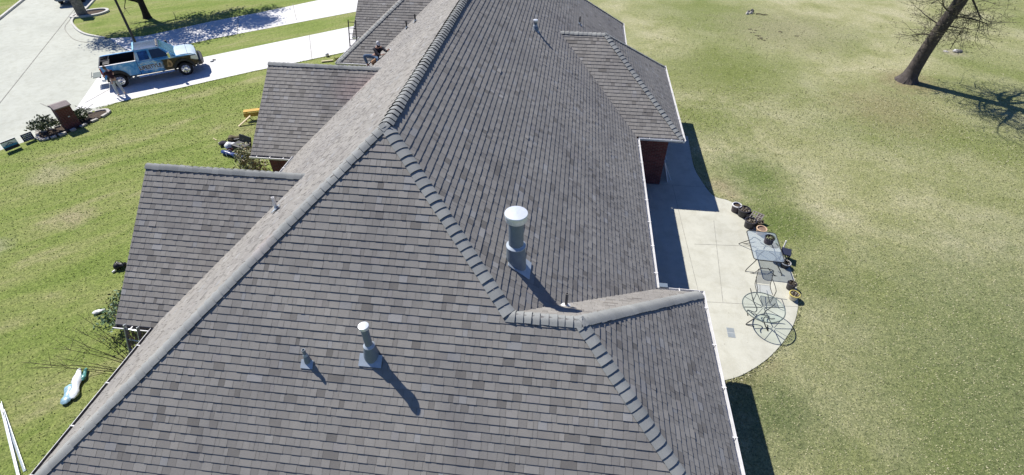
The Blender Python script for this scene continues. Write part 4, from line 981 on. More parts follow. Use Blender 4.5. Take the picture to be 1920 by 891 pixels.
mb.v += []; mb.build('trunk', bark('dark tree bark', (.035, .027, .022)), tr1)
lf = MB(); cl = []; ca, sa = math.cos(R(41)), math.sin(R(41))
for k in range(240):
    while True:
        p = Vector((rnd.uniform(-1, 1), rnd.uniform(-1, 1), rnd.uniform(-1, 1)))
        if .2 < p.length < 1: break
    x, y = p.x * 7.0, p.y * 3.0
    cl.append(Vector((1.6 + x * ca - y * sa, 1.05 + x * sa + y * ca, 5.6 + p.z * 2.0 - .05 * abs(x))))
for c in cl:
    for k in range(105): lf.leaf(c + Vector((rnd.gauss(0, .42), rnd.gauss(0, .42), rnd.gauss(0, .28))), .20, rnd, min(1, max(0, rnd.gauss(.45, .25))))
lf.build('crown', leafmat('broadleaf leaves', GREEN), tr1)
# bare tree of the back lawn
rnd = random.Random(16); tr2 = thing('bare_tree', 'big bare leaning tree with lichen covered trunk on the dormant back lawn', 'tree', (25.2, 24.2, 0), 0)
mb = MB(); tw = MB(); tips = []
tp = [(0, 0, -.15), (0, 0, .06), (.03, -.02, .35), (.05, -.05, .9), (.10, -.12, 2.0), (.2, -.22, 3.2), (.34, -.34, 4.4), (.46, -.46, 5.6), (.6, -.6, 6.8)]
mb.tube(tp, [.80, .62, .46, .385, .355, .345, .335, .31, .26], 18)
for k in range(8):                                      # root flare
    a = k * .785 + rnd.uniform(-.2, .2); mb.tube([(math.cos(a) * .2, math.sin(a) * .2, .45), (math.cos(a) * .45, math.sin(a) * .45, .14), (math.cos(a) * .72, math.sin(a) * .72, -.04)], [.2, .13, .03], 6)
V3 = Vector
for P, d, L, r, g_ in ((V3((.12, -.12, 2.9)), V3((-1, -.1, .12)), 1.5, .05, 5), (V3((.2, -.2, 3.5)), V3((-.8, .4, .3)), 1.6, .045, 6), (V3((.2, -.2, 3.2)), V3((.6, -.6, .0)), 1.2, .03, 6), (V3((.25, -.25, 3.6)), V3((.9, .1, -.15)), 1.7, .05, 6),
                    (V3((.3, -.3, 3.9)), V3((1, .3, -.05)), 2.0, .05, 6), (V3((.3, -.3, 4.1)), V3((.8, -.6, .1)), 1.9, .05, 6), (V3((.3, -.3, 4.3)), V3((-.8, -.6, .3)), 2.0, .06, 6), (V3((.3, -.3, 3.3)), V3((.9, -.3, -.1)), 1.3, .03, 6), (V3((.2, -.2, 3.1)), V3((-.9, -.4, .1)), 1.2, .03, 6)):
    branches(mb, tw, P, d, L, r, 2, rnd, tips, .70, .05, 3, g_)
for k in range(9):
    a = k * .7 + .3; branches(mb, tw, V3((.40 + .02 * k, -.42 - .02 * k, 5.0 + .2 * k)), V3((math.cos(a), math.sin(a), .35)), 2.9, .16, 1, rnd, tips, .6, .12, 4, 5)
mb.build('trunk', bark('lichen grey bark', (.085, .072, .066)), tr2, smooth=True)
for c in tips:
    for k in range(2): tw.leaf(c + Vector((rnd.gauss(0, .1), rnd.gauss(0, .1), rnd.gauss(0, .1))), .07, rnd, rnd.random())
tw.build('twig', leafmat('lichen twigs', [(0, (.09, .08, .05)), (.5, (.14, .125, .08)), (1, (.24, .23, .12))]), tr2)

# ================================================================== FRONT LAWN THINGS
shrub('corner_shrub', 'pale leafy shrub turning brown at the corner of the middle street gable', 'shrub', (-9.78, 8.1, 0), (.58, .62, 2.3), 2300, .12, [(0, (.07, .08, .03)), (.3, (.22, .24, .11)), (.55, (.34, .36, .20)), (.75, (.32, .22, .10)), (1, (.60, .58, .42))], 31, 9, low=.0)
for k, (x, y, h, lab) in enumerate(((-8.0, 6.05, 1.3, 'dark thin shrub against the shaded brick wall between two street gables'),)):
    shrub('shrub', lab, 'shrub', (x, y, 0), (.6, .45, h), 420, .08, [(0, (.02, .025, .012)), (.6, (.07, .08, .035)), (1, (.32, .3, .22))], 33 + k, 7)
shrub('flower', 'small plant with bright yellow blooms beyond the corner shrub', 'plant', (-11.2, 12.75, 0), (.22, .22, .75), 160, .10, [(0, (.10, .14, .02)), (.5, (.45, .38, .02)), (1, (.75, .62, .03))], 35, 5)
shrub('hedge', 'glossy green hedge strip along the end of the nearest street gable', 'hedge', (-10.55, .75, 0), (.65, 1.35, .95), 2200, .10, [(0, (.02, .05, .02)), (.5, (.08, .16, .07)), (.85, (.22, .32, .2)), (1, (.42, .5, .42))], 36, 10)
shrub('hedge', 'dark low hedge under the street eave at the near house corner', 'hedge', (-8.15, -4.9, 0), (.6, 1.9, 1.15), 1800, .10, [(0, (.015, .03, .018)), (.5, (.05, .075, .05)), (1, (.16, .2, .16))], 37, 10)
# bare twiggy shrub
rnd = random.Random(12); bs = thing('bare_shrub', 'leafless shrub of long arching twigs fanning out beside the ladder', 'shrub', (-8.2, -1.95, 0), 0)
mb = MB(); sub = mb
for k in range(26):
    a = rnd.uniform(R(95), R(205)); el = rnd.uniform(.55, 1.25); L = rnd.uniform(2.0, 3.4); d = V3((math.cos(a) * math.cos(el), math.sin(a) * math.cos(el), math.sin(el)))
    pts = [V3((rnd.gauss(0, .08), rnd.gauss(0, .08), 0))]
    for q in range(6):
        d = (d + V3((rnd.gauss(0, .09), rnd.gauss(0, .09), -.07))).normalized(); pts.append(pts[-1] + d * L / 6)
    mb.tube(pts, [.019, .016, .013, .010, .008, .006, .004], 4)
    for j in range(5):
        i = rnd.randint(2, 5); e = (d + V3((rnd.gauss(0, .6), rnd.gauss(0, .6), rnd.gauss(0, .5)))).normalized(); q_ = pts[i]
        sub.tube([q_, q_ + e * .3, q_ + e * .6 + V3((0, 0, -.04))], [.006, .005, .003], 3)
mb.build('branches', bark('dark twig bark', (.05, .035, .03)), bs)
# ladders
def ladder(label, foot, head, up_side, n, wd=.42, m_='alu'):
    t_ = thing('ladder', label, 'ladder', foot, 0); F = Vector(foot); H = Vector(head) - F; d = H.normalized(); s_ = Vector(up_side).normalized() * wd / 2
    nn = d.cross(s_).normalized(); rot = Matrix((s_.normalized(), nn, d)).transposed()
    for sg in (-1, 1):
        mb = MB(); mb.box(H / 2 + s_ * sg, (.035, .085, H.length), rot); mb.build('rail', M[m_], t_, bev=.006)
        mb = MB(); mb.box(s_ * sg + Vector((0, 0, .02)), (.06, .13, .04)); mb.build('foot', M['black'], t_)
    for k in range(n):
        c = d * (H.length * (k + .6) / n); mb = MB(); mb.tube([c - s_, c + s_], .018, 6); mb.build('rung', M[m_], t_)
    return t_
ladder('silver ladder leaning on the near gable gutter beside the bare shrub', (-7.6, -3.05, 0), (-7.36, -2.12, 2.92), (1, -.1, 0), 9)
ladder('dark ladder propped at the far garage eave beyond the roofer', (-9.15, 19.2, 0), (-9.05, 20.2, 3.75), (1, 0, 0), 12, .44, 'darkmetal')
# wrapped roll, scrap, metal trim
c = at(146, 722); rl = thing('plastic_wrap', 'crumpled white and teal shingle wrapper lying on the lawn', 'wrapper', (c.x, c.y, .01), R(117))
rnd = random.Random(3)
def crumple(sx, sy, h, n, mth, seed, tw_=0):
    rnd = random.Random(seed); rows = []
    for a in range(n):
        f = a / (n - 1) * 2 - 1; row = []
        for q in range(12):
            th = q / 12 * 2 * math.pi; j = 1 + rnd.uniform(-.13, .13); e = (1 - abs(f) ** 5 * .6) * (.8 + .2 * math.sin(a * .9))
            row.append((f * sx, math.cos(th) * sy * e * j + tw_ * f, max(0, h * .5 + math.sin(th) * h * .5 * e * j)))
        rows.append(row)
    mb = MB(); mb.grid(rows, cu=True); mb.face(rows[0]); mb.face(list(reversed(rows[-1]))); return mb
crumple(.58, .15, .17, 15, 0, 3, .04).build('wrapper', mat('white plastic film', (.78, .82, .84), .25, 0, .1, 7), rl, smooth=True)
mb = crumple(.36, .16, .12, 11, 0, 9); mb.v = [(x - .34, y + .16, z + .01) for x, y, z in mb.v]; mb.build('printed_end', mat('teal printed film', (.26, .42, .50), .3, 0, .5, 9), rl, smooth=True)
mb = crumple(.24, .08, .12, 9, 0, 13); mb.v = [(x + .30, y - .15, z + .01) for x, y, z in mb.v]; mb.build('printed_end', mat('green printed film', (.08, .26, .23), .3, 0, .6, 9), rl, smooth=True)
c = at(187, 586); ss = thing('paper_scrap', 'small folded white paper scrap on the grass near the bare shrub', 'paper', (c.x, c.y, .01), R(35))
mb = crumple(.2, .09, .11, 7, 0, 17); mb.build('folded_paper', M['white'], ss)
def trim(label, a, b_, wd, m_, seed):
    a = Vector(a); b_ = Vector(b_); d = b_ - a; t_ = thing('metal_trim', label, 'trim', (a.x, a.y, .012), math.atan2(d.y, d.x)); L = d.length
    mb = MB(); mb.box((L / 2, 0, .004), (L, wd, .006)); mb.build('flange', m_, t_)
    mb = MB(); mb.box((L / 2, wd / 2 + .004, .04), (L, .006, .075)); mb.build('upstand', M['galv_lt'], t_)
q1, q2 = at(4, 768), at(46, 905)
trim('long bright strip of white metal trim lying on the lawn', at(2, 757), at(47, 940), .08, mat('greyed white metal', (.55, .62, .60), .5), 1)
trim('short dull strip of metal trim crossing the brighter strip on the lawn', at(8, 772), at(47, 884), .07, M['galv'], 2)
c = at(229, 503); bg_ = thing('equipment_bag', 'small black bag on the lawn at the end of the nearest gable', 'bag', (c.x, c.y, 0), R(15))
mb = crumple(.24, .16, .3, 9, 0, 21); mb.build('bag', M['black'], bg_, smooth=True)
mb = MB(); mb.tube(crom([(-.12, 0, .24), (-.05, 0, .38), (.08, 0, .38), (.14, 0, .24)], 4), .014, 5); mb.build('strap', M['black'], bg_)
cn = thing('white_cup', 'little white cup lying beside the black bag on the lawn', 'cup', (c.x - .16, c.y - .3, .05), R(70))
mb = MB(); mb.lathe([(.001, 0), (.035, 0), (.045, .12), (.04, .12), (.03, .01)], 12, (0, 0, 0), Matrix.Rotation(R(90), 3, 'Y')); mb.build('cup_wall', M['white'], cn, smooth=True)
# equipment heap by the corner shrub
c = at(434, 292); H0 = Vector((c.x, c.y, 0))
tp_ = thing('tarp_roll', 'rolled dark blue tarpaulin on the grass below the roofing gear', 'tarpaulin', (H0.x + .25, H0.y - .12, .01), R(-14))
crumple(.85, .17, .26, 15, 0, 31, -.05).build('roll', mat('blue tarpaulin', (.02, .045, .16), .35, 0, .4, 8), tp_, smooth=True)
mb = MB()
for x in (-.3, .35): mb.lathe([(.19, -.015), (.2, 0), (.19, .015)], 12, (x, 0, .14), Matrix.Rotation(R(90), 3, 'Y'))
mb.build('tie_strap', M['paleink'], tp_)
bb = thing('tool_case', 'big black open lidded case in the heap of roofing gear', 'case', (H0.x + .42, H0.y + .42, 0), R(-20))
mb = MB(); mb.box((0, 0, .22), (.85, .5, .44)); mb.build('case_body', M['black'], bb, bev=.03)
mb = MB(); mb.box((.08, .28, .58), (.8, .06, .42), Matrix.Rotation(R(-18), 3, 'X')); mb.build('case_lid', M['darkmetal'], bb, bev=.015)
mb = MB(); mb.box((-.1, -.257, .25), (.08, .02, .06)); mb.box((.2, -.257, .25), (.08, .02, .06)); mb.build('latch', M['chrome'], bb)
wb_ = thing('shingle_bundle', 'white wrapped bundle laid over the gear heap beside the open case', 'bundle', (H0.x - .25, H0.y + .62, .0), R(22))
crumple(.34, .25, .42, 9, 0, 41).build('wrapping', mat('white bundle wrapping', (.72, .74, .72), .45, 0, .15, 7), wb_, smooth=True)
mb = MB(); mb.box((.0, -.2, .10), (.45, .12, .18)); mb.build('print_panel', mat('brick red print', (.28, .07, .05), .6), wb_, bev=.02)
bp = thing('backpack', 'olive and black backpack on the lawn at the far end of the gear heap', 'bag', (H0.x - .42, H0.y + 1.28, 0), R(25))
crumple(.36, .24, .42, 9, 0, 51).build('pack', mat('olive canvas', (.12, .10, .055), .9, 0, .5, 9), bp, smooth=True)
mb = MB(); mb.tube(crom([(-.3, -.1, .1), (-.42, -.2, .25), (-.3, -.22, .38), (-.05, -.16, .36)], 5), .022, 6); mb.tube(crom([(-.42, .1, .05), (-.62, -.1, .12), (-.66, -.35, .02)], 5), .016, 6); mb.build('strap', M['black'], bp)
mb = MB(); mb.box((.1, -.2, .2), (.3, .1, .22)); mb.build('pocket', M['black'], bp, bev=.03)
jk = thing('jacket', 'black jacket thrown on the grass beside the backpack', 'jacket', (H0.x - .72, H0.y + .92, .01), R(10))
mb = crumple(.40, .22, .24, 11, 0, 61); mb.build('jacket_body', mat('black cotton', (.02, .018, .03), .85, 0, .3, 9), jk, smooth=True)
mb = crumple(.2, .07, .12, 7, 0, 62); mb.v = [(x - .3, y + .16, z) for x, y, z in mb.v]; mb.build('sleeve', mat('pale lining', (.5, .48, .52), .8), jk, smooth=True)
c = at(403, 262); stk = thing('wood_stick', 'short pale wood stick on the grass by the backpack', 'stick', (c.x, c.y, .015), R(-30))
mb = MB(); mb.box((0, 0, .012), (.36, .04, .024)); mb.build('stick', mat('pale lumber', (.62, .52, .33), .8), stk)
# yellow boards behind the middle gable
c = at(478, 222); yw = mat('yellow painted plywood', (.55, .34, .045), .6, 0, .12, 5)
yb_ = thing('saw_horse', 'yellow folding sawhorse bench on the lawn behind the middle gable', 'sawhorse', (c.x + .05, c.y, 0), R(22))
mb = MB(); mb.box((.25, 0, .50), (1.5, .32, .05)); mb.build('bench_top', yw, yb_, bev=.01)
mb = MB(); mb.box((.25, -.22, .36), (1.5, .04, .22), Matrix.Rotation(R(-14), 3, 'X')); mb.build('apron', yw, yb_, bev=.01)
for x in (-.35, .85):
    for y in (-1, 1):
        mb = MB(); mb.tube([(x, y * .12, .48), (x + (.12 if x > 0 else -.12), y * .30, 0)], .03, 6); mb.build('leg', yw, yb_)
pk = thing('wood_plank', 'pale timber plank leaning from the grass onto the yellow sawhorse', 'plank', at(449, 237), R(48))
mb = MB(); mb.box((.34, 0, .2), (.85, .12, .035), Matrix.Rotation(R(-26), 3, 'Y')); mb.build('plank', mat('raw pine', (.66, .55, .35), .8), pk)
# scraps by the garage wing
c = at(614, 116); wl = thing('wood_plank', 'short weathered board lying on the grass strip in front of the garage wing', 'plank', (c.x, c.y, .01), R(24))
mb = MB(); mb.box((0, 0, .05), (.75, .14, .07)); mb.build('board', mat('weathered pine', (.62, .55, .36), .8), wl, bev=.008)
rk = thing('twig_pile', 'small heap of dry twigs at the end of the weathered board', 'twigs', (c.x + .52, c.y + .38, .0), 0)
mb = MB(); rr = random.Random(9)
for k in range(16): a = V3((rr.gauss(0, .12), rr.gauss(0, .12), rr.uniform(.01, .1))); e = V3((rr.gauss(0, 1), rr.gauss(0, 1), rr.gauss(0, .3))).normalized() * .16; mb.tube([a - e, a + e], .011, 4)
mb.build('twig', bark('dry twig', (.16, .11, .06)), rk)
c = at(614, 106); bl = thing('garden_globe', 'small round white globe on the driveway verge', 'globe', (c.x, c.y, 0), 0)
mb = MB(); mb.blob((0, 0, .13), (.13, .13, .13), 14, 10); mb.build('globe', M['white'], bl, smooth='all'); mb = MB(); mb.lathe([(.06, 0), (.05, .03), (.07, .04)], 10); mb.build('base', M['galv'], bl)
for k, (u, v, lab) in enumerate(((402, 113, 'dark litter scrap lying alone on the white driveway'), (398, 116, 'pale litter scrap beside the dark one on the driveway'))):
    c = at(u, v); o = thing('litter', lab, 'litter', (c.x, c.y, .012), R(30 * k)); mb = crumple(.13, .07, .07, 7, 0, 71 + k); mb.build('scrap', M['black'] if k == 0 else M['galv'], o)

# ================================================================== PATIO
PZ = .03
def pot(label, c, r, h, m_, fill=None, rimm=None, taper=.78, z=PZ, plant=None, group='flower pots along the patio edge', seed=1):
    t_ = thing('flower_pot', label, 'pot', (c[0], c[1], z), 0, group)
    mb = MB(); mb.lathe([(.001, 0), (r * taper, 0), (r * .97, h * .86), (r * .97, h * .88)], 22); mb.lathe([(r * .88, h * .9), (r * taper * .9, h * .3), (.001, h * .3)], 22); mb.build('pot', m_, t_, smooth=True)
    mb = MB(); mb.lathe([(r * .97, h * .86), (r * 1.06, h * .87), (r * 1.07, h * .985), (r * 1.03, h), (r * .9, h), (r * .87, h * .9)], 22); mb.build('rim', rimm or m_, t_, smooth=True)
    mb = MB(); mb.lathe([(r * .9, h * .78), (r * .5, h * .8), (.001, h * .81)], 18); mb.build('soil', fill or M['soil'], t_)
    if plant:
        mb = MB(); rnd = random.Random(seed)
        for k in range(70): a = rnd.uniform(0, 6.28); q = r * .8 * math.sqrt(rnd.random()); mb.leaf((q * math.cos(a), q * math.sin(a), h * rnd.uniform(.8, 1.12)), .07, rnd, rnd.random())
        mb.build('plant', plant, t_)
    return t_
blk = mat('black glazed pot', (.035, .033, .042), .45, 0, .3, 8); tan = mat('tan clay pot', (.40, .29, .21), .8, 0, .15, 8); plum = mat('dark plum pot', (.075, .06, .075), .5, 0, .25, 8)
rimw = mat('chalky white rim', (.74, .73, .74), .6); dry = leafmat('dry plants', [(0, (.05, .04, .03)), (.6, (.2, .17, .12)), (1, (.5, .47, .4))]); yel = mat('yellow glazed rim', (.56, .48, .14), .5)
lgreen = leafmat('pot plants', [(0, (.04, .05, .02)), (.6, (.16, .18, .08)), (1, (.4, .4, .25))])
def P_(u, v, z=PZ): c = at(u, v, z); return (c.x, c.y)
pot('dark pot with a broad chalky white rim, first of the pots along the patio edge', P_(1378, 396), .19, .36, plum, None, rimw, .85)
pot('large black bowl pot close beside the white rimmed pot', P_(1392, 404), .25, .36, blk, None, None, .8, plant=dry, seed=2)
pot('small dark pot wedged behind the black bowl pot', P_(1402, 409), .14, .28, blk, None, None, .8)
pot('wide dark pot of dry grey stalks in front of the grey tray', P_(1404, 425), .23, .34, blk, None, None, .85, plant=dry, seed=3)
pot('round clay pot with a tan rim near the table corner', P_(1425, 438), .20, .28, tan, mat('dry soil', (.22, .15, .11), .95, 0, .3, 9), mat('pale clay rim', (.62, .44, .30), .8), .8)
pot('small dark basket pot of dead leaves behind the tan clay pot', P_(1421, 424), .17, .26, mat('dark wicker', (.10, .08, .05), .9, 0, .5, 20), None, None, .85, plant=dry, seed=4)
pot('dark pot of green leaves standing on the glass table corner', P_(1440, 455, .74), .18, .27, plum, None, blk, .9, z=.742, plant=lgreen, seed=5)
pot('dark pot with pale handle at the lawn side of the glass table', P_(1471, 500), .17, .22, blk, None, mat('pale grey rim', (.5, .5, .5), .6), .8, plant=dry, seed=6)
pot('small black pot of grey stalks on the patio edge just above the yellow rimmed pot', P_(1481, 541), .16, .28, blk, None, None, .85, plant=dry, seed=7)
pot('cream pot with a bright yellow rim, last of the pots along the patio edge', P_(1486, 560), .18, .26, mat('cream glazed pot', (.62, .57, .45), .5), None, yel, .75, plant=dry, seed=8)
c = P_(1415, 416); ty = thing('seed_tray', 'tilted grey slotted tray resting over the pots', 'tray', (c[0], c[1], PZ + .30), R(-35))
mb = MB(); rot = Matrix.Rotation(R(16), 3, 'X')
for x in (-.22, -.11, 0, .11, .22): mb.box(rot @ V3((x, 0, 0)), (.035, .40, .02), rot)
for y in (-.2, 0, .2): mb.box(rot @ V3((0, y, .003)), (.48, .035, .022), rot)
mb.build('tray_frame', mat('grey plastic tray', (.22, .20, .18), .7), ty)
mb = MB(); mb.box(rot @ V3((.12, 0, -.02)), (.22, .38, .012), rot); mb.build('tray_base', mat('brown plastic tray', (.12, .10, .085), .7), ty)
c = P_(1469, 484); st_ = thing('stool', 'low dark box stool between glass table and lawn', 'stool', (c[0], c[1], PZ), R(-20))
mb = MB(); mb.box((0, 0, .33), (.36, .42, .06)); mb.build('seat', mat('navy plastic', (.02, .025, .05), .6), st_, bev=.015)
for x in (-.14, .14):
    for y in (-.17, .17): mb = MB(); mb.box((x, y, .15), (.04, .04, .3)); mb.build('leg', M['black'], st_)
c = P_(1467, 470); ws = thing('white_post', 'short white post leaning at the lawn edge behind the glass table', 'post', (c[0], c[1], 0), R(70))
mb = MB(); mb.tube([(0, 0, 0), (.12, 0, .42)], .028, 8); mb.build('post', M['white'], ws); mb = MB(); mb.blob((.125, 0, .43), (.035, .035, .03)); mb.build('cap', M['white'], ws)
# tables
def glassmat(name, tint, op, rough=.05):
    m = bpy.data.materials.new(name); m.use_nodes = True; t = m.node_tree; t.nodes.clear()
    out = N(t, 'ShaderNodeOutputMaterial'); tr_ = N(t, 'ShaderNodeBsdfTransparent'); tr_.inputs[0].default_value = (*tint, 1)
    p = N(t, 'ShaderNodeBsdfPrincipled'); setin(p, Roughness=rough); p.inputs['Base Color'].default_value = (tint[0] * .42, tint[1] * .48, tint[2] * .54, 1); p.inputs['Specular IOR Level'].default_value = .9
    mx = N(t, 'ShaderNodeMixShader'); mx.inputs[0].default_value = op; t.links.new(tr_.outputs[0], mx.inputs[1]); t.links.new(p.outputs[0], mx.inputs[2]); t.links.new(mx.outputs[0], out.inputs[0]); return m
frm = mat('bronze table frame', (.045, .043, .04), .45, .3, .2, 9); frl = mat('grey green frame', (.14, .17, .16), .45, .2, .2, 9)
A4 = [at(u, v, .72) for u, v in ((1402, 434), (1456, 437), (1466, 491), (1415, 488))]; cc = sum(A4, Vector()) / 4
tb = thing('glass_table', 'rectangular frosted glass patio table with bent dark tube legs', 'table', (cc.x, cc.y, PZ), R(-3))
sx, sy = .55, .86
rp = []
for cx_, cy_, a0 in ((sx - .12, sy - .12, 0), (-sx + .12, sy - .12, 90), (-sx + .12, -sy + .12, 180), (sx - .12, -sy + .12, 270)):
    rp += [(cx_ + .12 * math.cos(R(a0 + 22.5 * k)), cy_ + .12 * math.sin(R(a0 + 22.5 * k))) for k in range(5)]
mb = MB(); mb.prism(rp, .695, .703); mb.build('tabletop', glassmat('frosted blue glass', (.92, .95, .97), .27, .12), tb)
mb = MB(); mb.tube([(x, y, .698) for x, y in rp] + [(*rp[0], .698)], .018, 8); mb.build('rim', frm, tb)
for sg in (-1, 1):
    for s2 in (-1, 1):
        mb = MB(); mb.tube(crom([(s2 * .10, sg * .30, .68), (s2 * .30, sg * .52, .66), (s2 * .36, sg * .60, .45), (s2 * .66, sg * .80, .02), (s2 * .40, sg * .86, .015), (s2 * .1, sg * .74, .25)], 5), .016, 7); mb.build('leg', frm, tb)
R_ = [at(u, v, .72) for u, v in ((1394, 576), (1470, 576))]; rc = (R_[0] + R_[1]) / 2; RR = .68
rt_ = thing('round_table', 'round clear green glass patio table with spoked dark frame', 'table', (rc.x, rc.y, PZ), 0)
mb = MB(); mb.lathe([(.001, .693), (RR - .01, .693), (RR, .697), (RR - .01, .702), (.001, .702)], 48); mb.build('tabletop', glassmat('clear green glass', (.955, .985, .975), .05, .03), rt_, smooth=True)
mb = MB(); mb.tube([(RR * math.cos(k * math.pi / 24), RR * math.sin(k * math.pi / 24), .69) for k in range(49)], .018, 7); mb.build('rim', frl, rt_)
for k in range(8):
    a = k * math.pi / 4 + .1; mb = MB(); mb.tube([(.05 * math.cos(a), .05 * math.sin(a), .675), (RR * math.cos(a), RR * math.sin(a), .682)], .009 if k % 2 else .015, 5); mb.build('spoke', frm, rt_)
for k in range(4):
    a = k * math.pi / 2 + .5; C_ = lambda r_, z, da=0: (r_ * math.cos(a + da), r_ * math.sin(a + da), z)
    mb = MB(); mb.tube(crom([C_(.52, .66), C_(.40, .52), C_(.20, .40), C_(.22, .2), C_(.50, .01), C_(.34, .012, .5)], 5), .018, 7); mb.build('leg', frm, rt_)
def chair(label, c, rz):
    t_ = thing('patio_chair', label, 'chair', (c[0], c[1], PZ), rz)
    sl = glassmat('grey mesh sling', (.86, .86, .86), .42, .8)
    mb = MB(); mb.grid([[(-.24, y, z), (.24, y, z)] for y, z in ((.26, .43), (.1, .40), (-.1, .39), (-.2, .41))]); mb.build('seat', sl, t_)
    mb = MB(); mb.grid([[(-.24, y, z), (.24, y, z)] for y, z in ((-.22, .44), (-.27, .60), (-.34, .78), (-.40, .92))]); mb.build('backrest', sl, t_)
    for sg in (-1, 1):
        x = sg * .26; mb = MB(); mb.tube(crom([(x, .27, .43), (x, .1, .40), (x, -.19, .41), (x, -.28, .62), (x, -.41, .94)], 4), .013, 6); mb.build('side_frame', frm, t_)
        mb = MB(); mb.tube(crom([(x * 1.05, -.30, .66), (x * 1.18, -.05, .65), (x * 1.2, .24, .64), (x * 1.15, .32, .55), (x * 1.1, .30, .02)], 4), .013, 6); mb.build('armrest', frm, t_)
        mb = MB(); mb.tube(crom([(x * 1.1, .30, .02), (x * 1.1, .0, .015), (x * 1.1, -.34, .02)], 3), .013, 6); mb.build('leg', frm, t_)
    mb = MB(); mb.tube(crom([(-.26, -.41, .94), (-.12, -.43, .985), (.12, -.43, .985), (.26, -.41, .94)], 4), .013, 6); mb.build('back_rail', frm, t_)
    return t_
chair('grey mesh patio chair facing the round glass table from the frosted table side', P_(1425, 556), R(176))
# drain grate
c = at(1370, 625); dg_ = thing('drain_grate', 'square grey drain cover set flush in the patio slab', 'grate', (c.x, c.y, PZ), R(-2))
mb = MB(); mb.box((0, .11, .004), (.235, .185, .008)); mb.box((0, -.11, .004), (.235, .185, .008)); mb.build('cover_plate', mat('grey plastic grate', (.26, .29, .30), .7), dg_)
mb = MB(); mb.box((0, 0, .003), (.25, .42, .005)); mb.build('frame', mat('pale grate frame', (.42, .44, .43), .7), dg_)
# ornate white plant stand against the bay wall
st2 = thing('plant_stand', 'ornate white iron lattice panel leaning on the shaded brick bay wall', 'trellis', (8.58, 10.95, PZ), 0)
mb = MB(); rr = random.Random(2)
Lx, Hx = 2.0, 1.0; f3 = lambda y, z: (.02 + .30 * (1 - z / Hx), y, z)
mb.tube([f3(0, 0), f3(0, Hx), f3(Lx, Hx), f3(Lx, 0), f3(0, 0)], .03, 6); fr_ = mb.build('frame', M['white'], st2)
mb = MB()
for k in range(9):
    y = .12 + k * .22
    for z in (.18, .46, .74):
        mb.tube([f3(y + .085 * math.cos(a * .785), z + .11 * math.sin(a * .785)) for a in range(9)], .024, 5)
mb.tube([f3(0, .32), f3(Lx, .32)], .012, 5); mb.tube([f3(0, .60), f3(Lx, .60)], .012, 5); mb.build('scrollwork', M['white'], st2)
mb = MB(); mb.tube([f3(.1, Hx), (.5, .1, 0)], .014, 5); mb.tube([f3(Lx - .1, Hx), (.5, Lx - .1, 0)], .014, 5); mb.build('leg', M['white'], st2)

# ================================================================== BACK LAWN THINGS
def rock(label, c, d, m_, seed, cat='rock'):
    t_ = tag(None, label, cat) if False else None
    rnd = random.Random(seed); mb = MB(); mb.blob((0, 0, d[2] * .35), d, 9, 6, .22, rnd); o = mb.build('rock', m_, None); o.location = (c[0], c[1], 0); return tag(o, label, cat)
c = at(1780, 96); rock('bright white stone lying beside the thin garden stake', (c.x + .35, c.y - .1), (.16, .13, .14), M['white_old'], 3)
c = at(1789, 98); rock('grey slab rock tilted next to the white stone', (c.x + .25, c.y + .05), (.30, .2, .14), M['stone_dk'], 4)
c = at(1773, 97); rock('flat pale stone a step away from the garden stake', (c.x, c.y), (.16, .12, .05), M['stone'], 5)
c = at(1782, 92); gs = thing('garden_stake', 'thin dark garden stake with a small leafy head on the back lawn', 'stake', (c.x, c.y, 0), 0)
mb = MB(); mb.tube([(0, 0, 0), (.03, 0, .75), (.05, .02, 1.05)], .022, 6); mb.build('shaft', bark('dark stake', (.04, .035, .02)), gs)
mb = MB(); mb.blob((.06, .02, 1.1), (.05, .05, .14), 7, 5, .3); mb.box((.03, .0, .98), (.2, .03, .04), Matrix.Rotation(R(-20), 3, 'Y')); mb.build('head', bark('stake head', (.05, .05, .02)), gs)
c = at(1406, 26); rr = random.Random(4)
for k, (dx, dy, s_, mt, lab) in enumerate(((-.25, -.15, .15, 'stone', 'pale stone at the near side of the far rubble heap'), (.05, .0, .14, 'stone', 'pale stone in the middle of the far rubble heap'), (-.05, .35, .13, 'stone_dk', 'dark stone at the back of the far rubble heap'), (.2, .3, .15, 'stone_dk', 'dark upright stone topping the far rubble heap'))):
    rock(lab, (c.x + dx, c.y + dy), (s_, s_ * .8, s_ * (1.6 if k == 3 else 1)), M[mt], 10 + k)
br_ = thing('fallen_branch', 'short fallen branch trailing from the far rubble heap', 'branch', (c.x + .45, c.y - .1, .03), R(-20))
mb = MB(); mb.tube([(0, 0, .02), (.3, .05, .05), (.62, -.02, .03), (.9, .04, .06)], [.04, .035, .03, .02], 6); mb.build('limb', bark('fallen bark', (.07, .055, .04)), br_); mb = MB(); mb.tube([(.6, 0, .04), (.75, .18, .1)], .015, 5); mb.build('twig', bark('fallen twig', (.06, .05, .04)), br_)
mbd = MB(); rr = random.Random(14)
for u, v in ((1405, 55), (1412, 62), (1422, 67), (1428, 71), (1416, 57), (1425, 73), (1433, 75), (1465, 60), (1495, 68)):
    c = at(u, v)
    for k in range(5): mbd.blob((c.x + rr.gauss(0, .12), c.y + rr.gauss(0, .08), .01), (rr.uniform(.04, .09), rr.uniform(.04, .08), .03), 6, 4, .25, rr)
struct(mbd.build('loose_dirt', mat('loose dark dirt', (.15, .135, .08), .95), None), 'stuff')

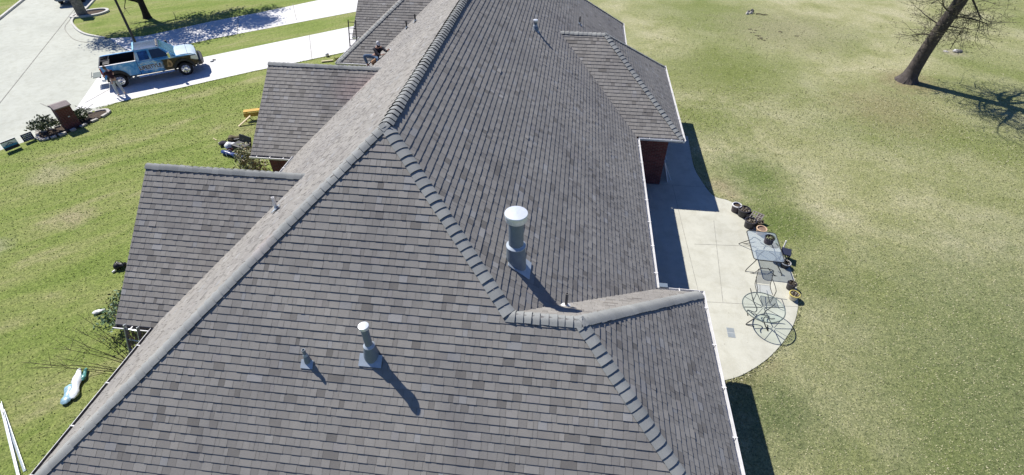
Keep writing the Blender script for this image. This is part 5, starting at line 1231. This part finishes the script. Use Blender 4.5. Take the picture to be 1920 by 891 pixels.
# ================================================================== GRASS TUFTS (nobody could count them)
rnd = random.Random(77)
def inpoly(x, y, P):
    c = False; n = len(P)
    for i in range(n):
        (x1, y1), (x2, y2) = P[i][:2], P[i - 1][:2]
        if (y1 > y) != (y2 > y) and x < (x2 - x1) * (y - y1) / (y2 - y1) + x1: c = not c
    return c
PATIO = [(7.0, -.25), (7.0, 15.4)] + [p[:2] for p in pe]
def tuft(mb, x, y, s_):
    a = rnd.uniform(0, 6.28); L = s_ * rnd.uniform(.6, 1.3); dx, dy = math.cos(a), math.sin(a); w_ = L * .28; t_ = rnd.uniform(.25, .8)
    b_ = V3((x, y, 0)); tip = b_ + V3((dx * L * t_, dy * L * t_, L * (1.05 - t_) * .8)); sd2 = V3((-dy, dx, 0)) * w_
    mb.face([b_ - sd2, b_ + sd2, tip], min(1, max(0, rnd.gauss(.5, .22))))
bg2 = MB(); n_ = 0
while n_ < 52000:
    y = rnd.uniform(-4, 22) if rnd.random() < .7 else rnd.uniform(14, 36); x = rnd.uniform(9.3, 19 + max(0, y) * .75)
    if inpoly(x, y, PATIO) or x < 9.2: continue
    if rnd.random() < (y + 4) / 60: continue
    tuft(bg2, x, y, .055 + .0015 * max(0, y)); n_ += 1
for k in range(len(pe) - 1):                            # ragged fringe over the slab edge
    a, b_ = V3(pe[k]), V3(pe[k + 1])
    for q in range(int((b_ - a).length * 90)):
        p = a.lerp(b_, rnd.random()); m3 = (p - V3((9.0, 6, 0))).normalized() * abs(rnd.gauss(0, .07)); tuft(bg2, p.x + m3.x, p.y + m3.y, .085)
struct(bg2.build('grass', leafmat('dormant grass blades', [(0, (.15, .17, .06)), (.4, (.30, .31, .15)), (.7, (.40, .385, .23)), (1, (.48, .45, .30))], .9), None), 'stuff')
fg = MB(); n_ = 0
while n_ < 30000:
    x = rnd.uniform(-24, -7.4); y = rnd.uniform(-6, 19)
    if y > 14.6 + (x + 23.4) * .89 - .15 or x < -24.6 + (y - 9.8) * .12 and y > 9: continue
    if x < -20.9 - (y - 2) * .5: continue
    tuft(fg, x, y, .06 + .0015 * max(0, y)); n_ += 1
for A2, B2 in (((-23.2, 14.75), (-18.57, 19.08)), ((-18.57, 19.08), (-16.61, 20.8)), ((-16.61, 20.8), (-11.86, 24.64))):
    a, b_ = V3((*A2, 0)), V3((*B2, 0))
    for q in range(int((b_ - a).length * 60)):
        p = a.lerp(b_, rnd.random()); tuft(fg, p.x + abs(rnd.gauss(0, .05)), p.y - abs(rnd.gauss(0, .05)), .09)
struct(fg.build('grass', leafmat('green grass blades', [(0, (.13, .18, .04)), (.45, (.235, .29, .08)), (.75, (.29, .325, .11)), (1, (.38, .38, .18))], .9), None), 'stuff')
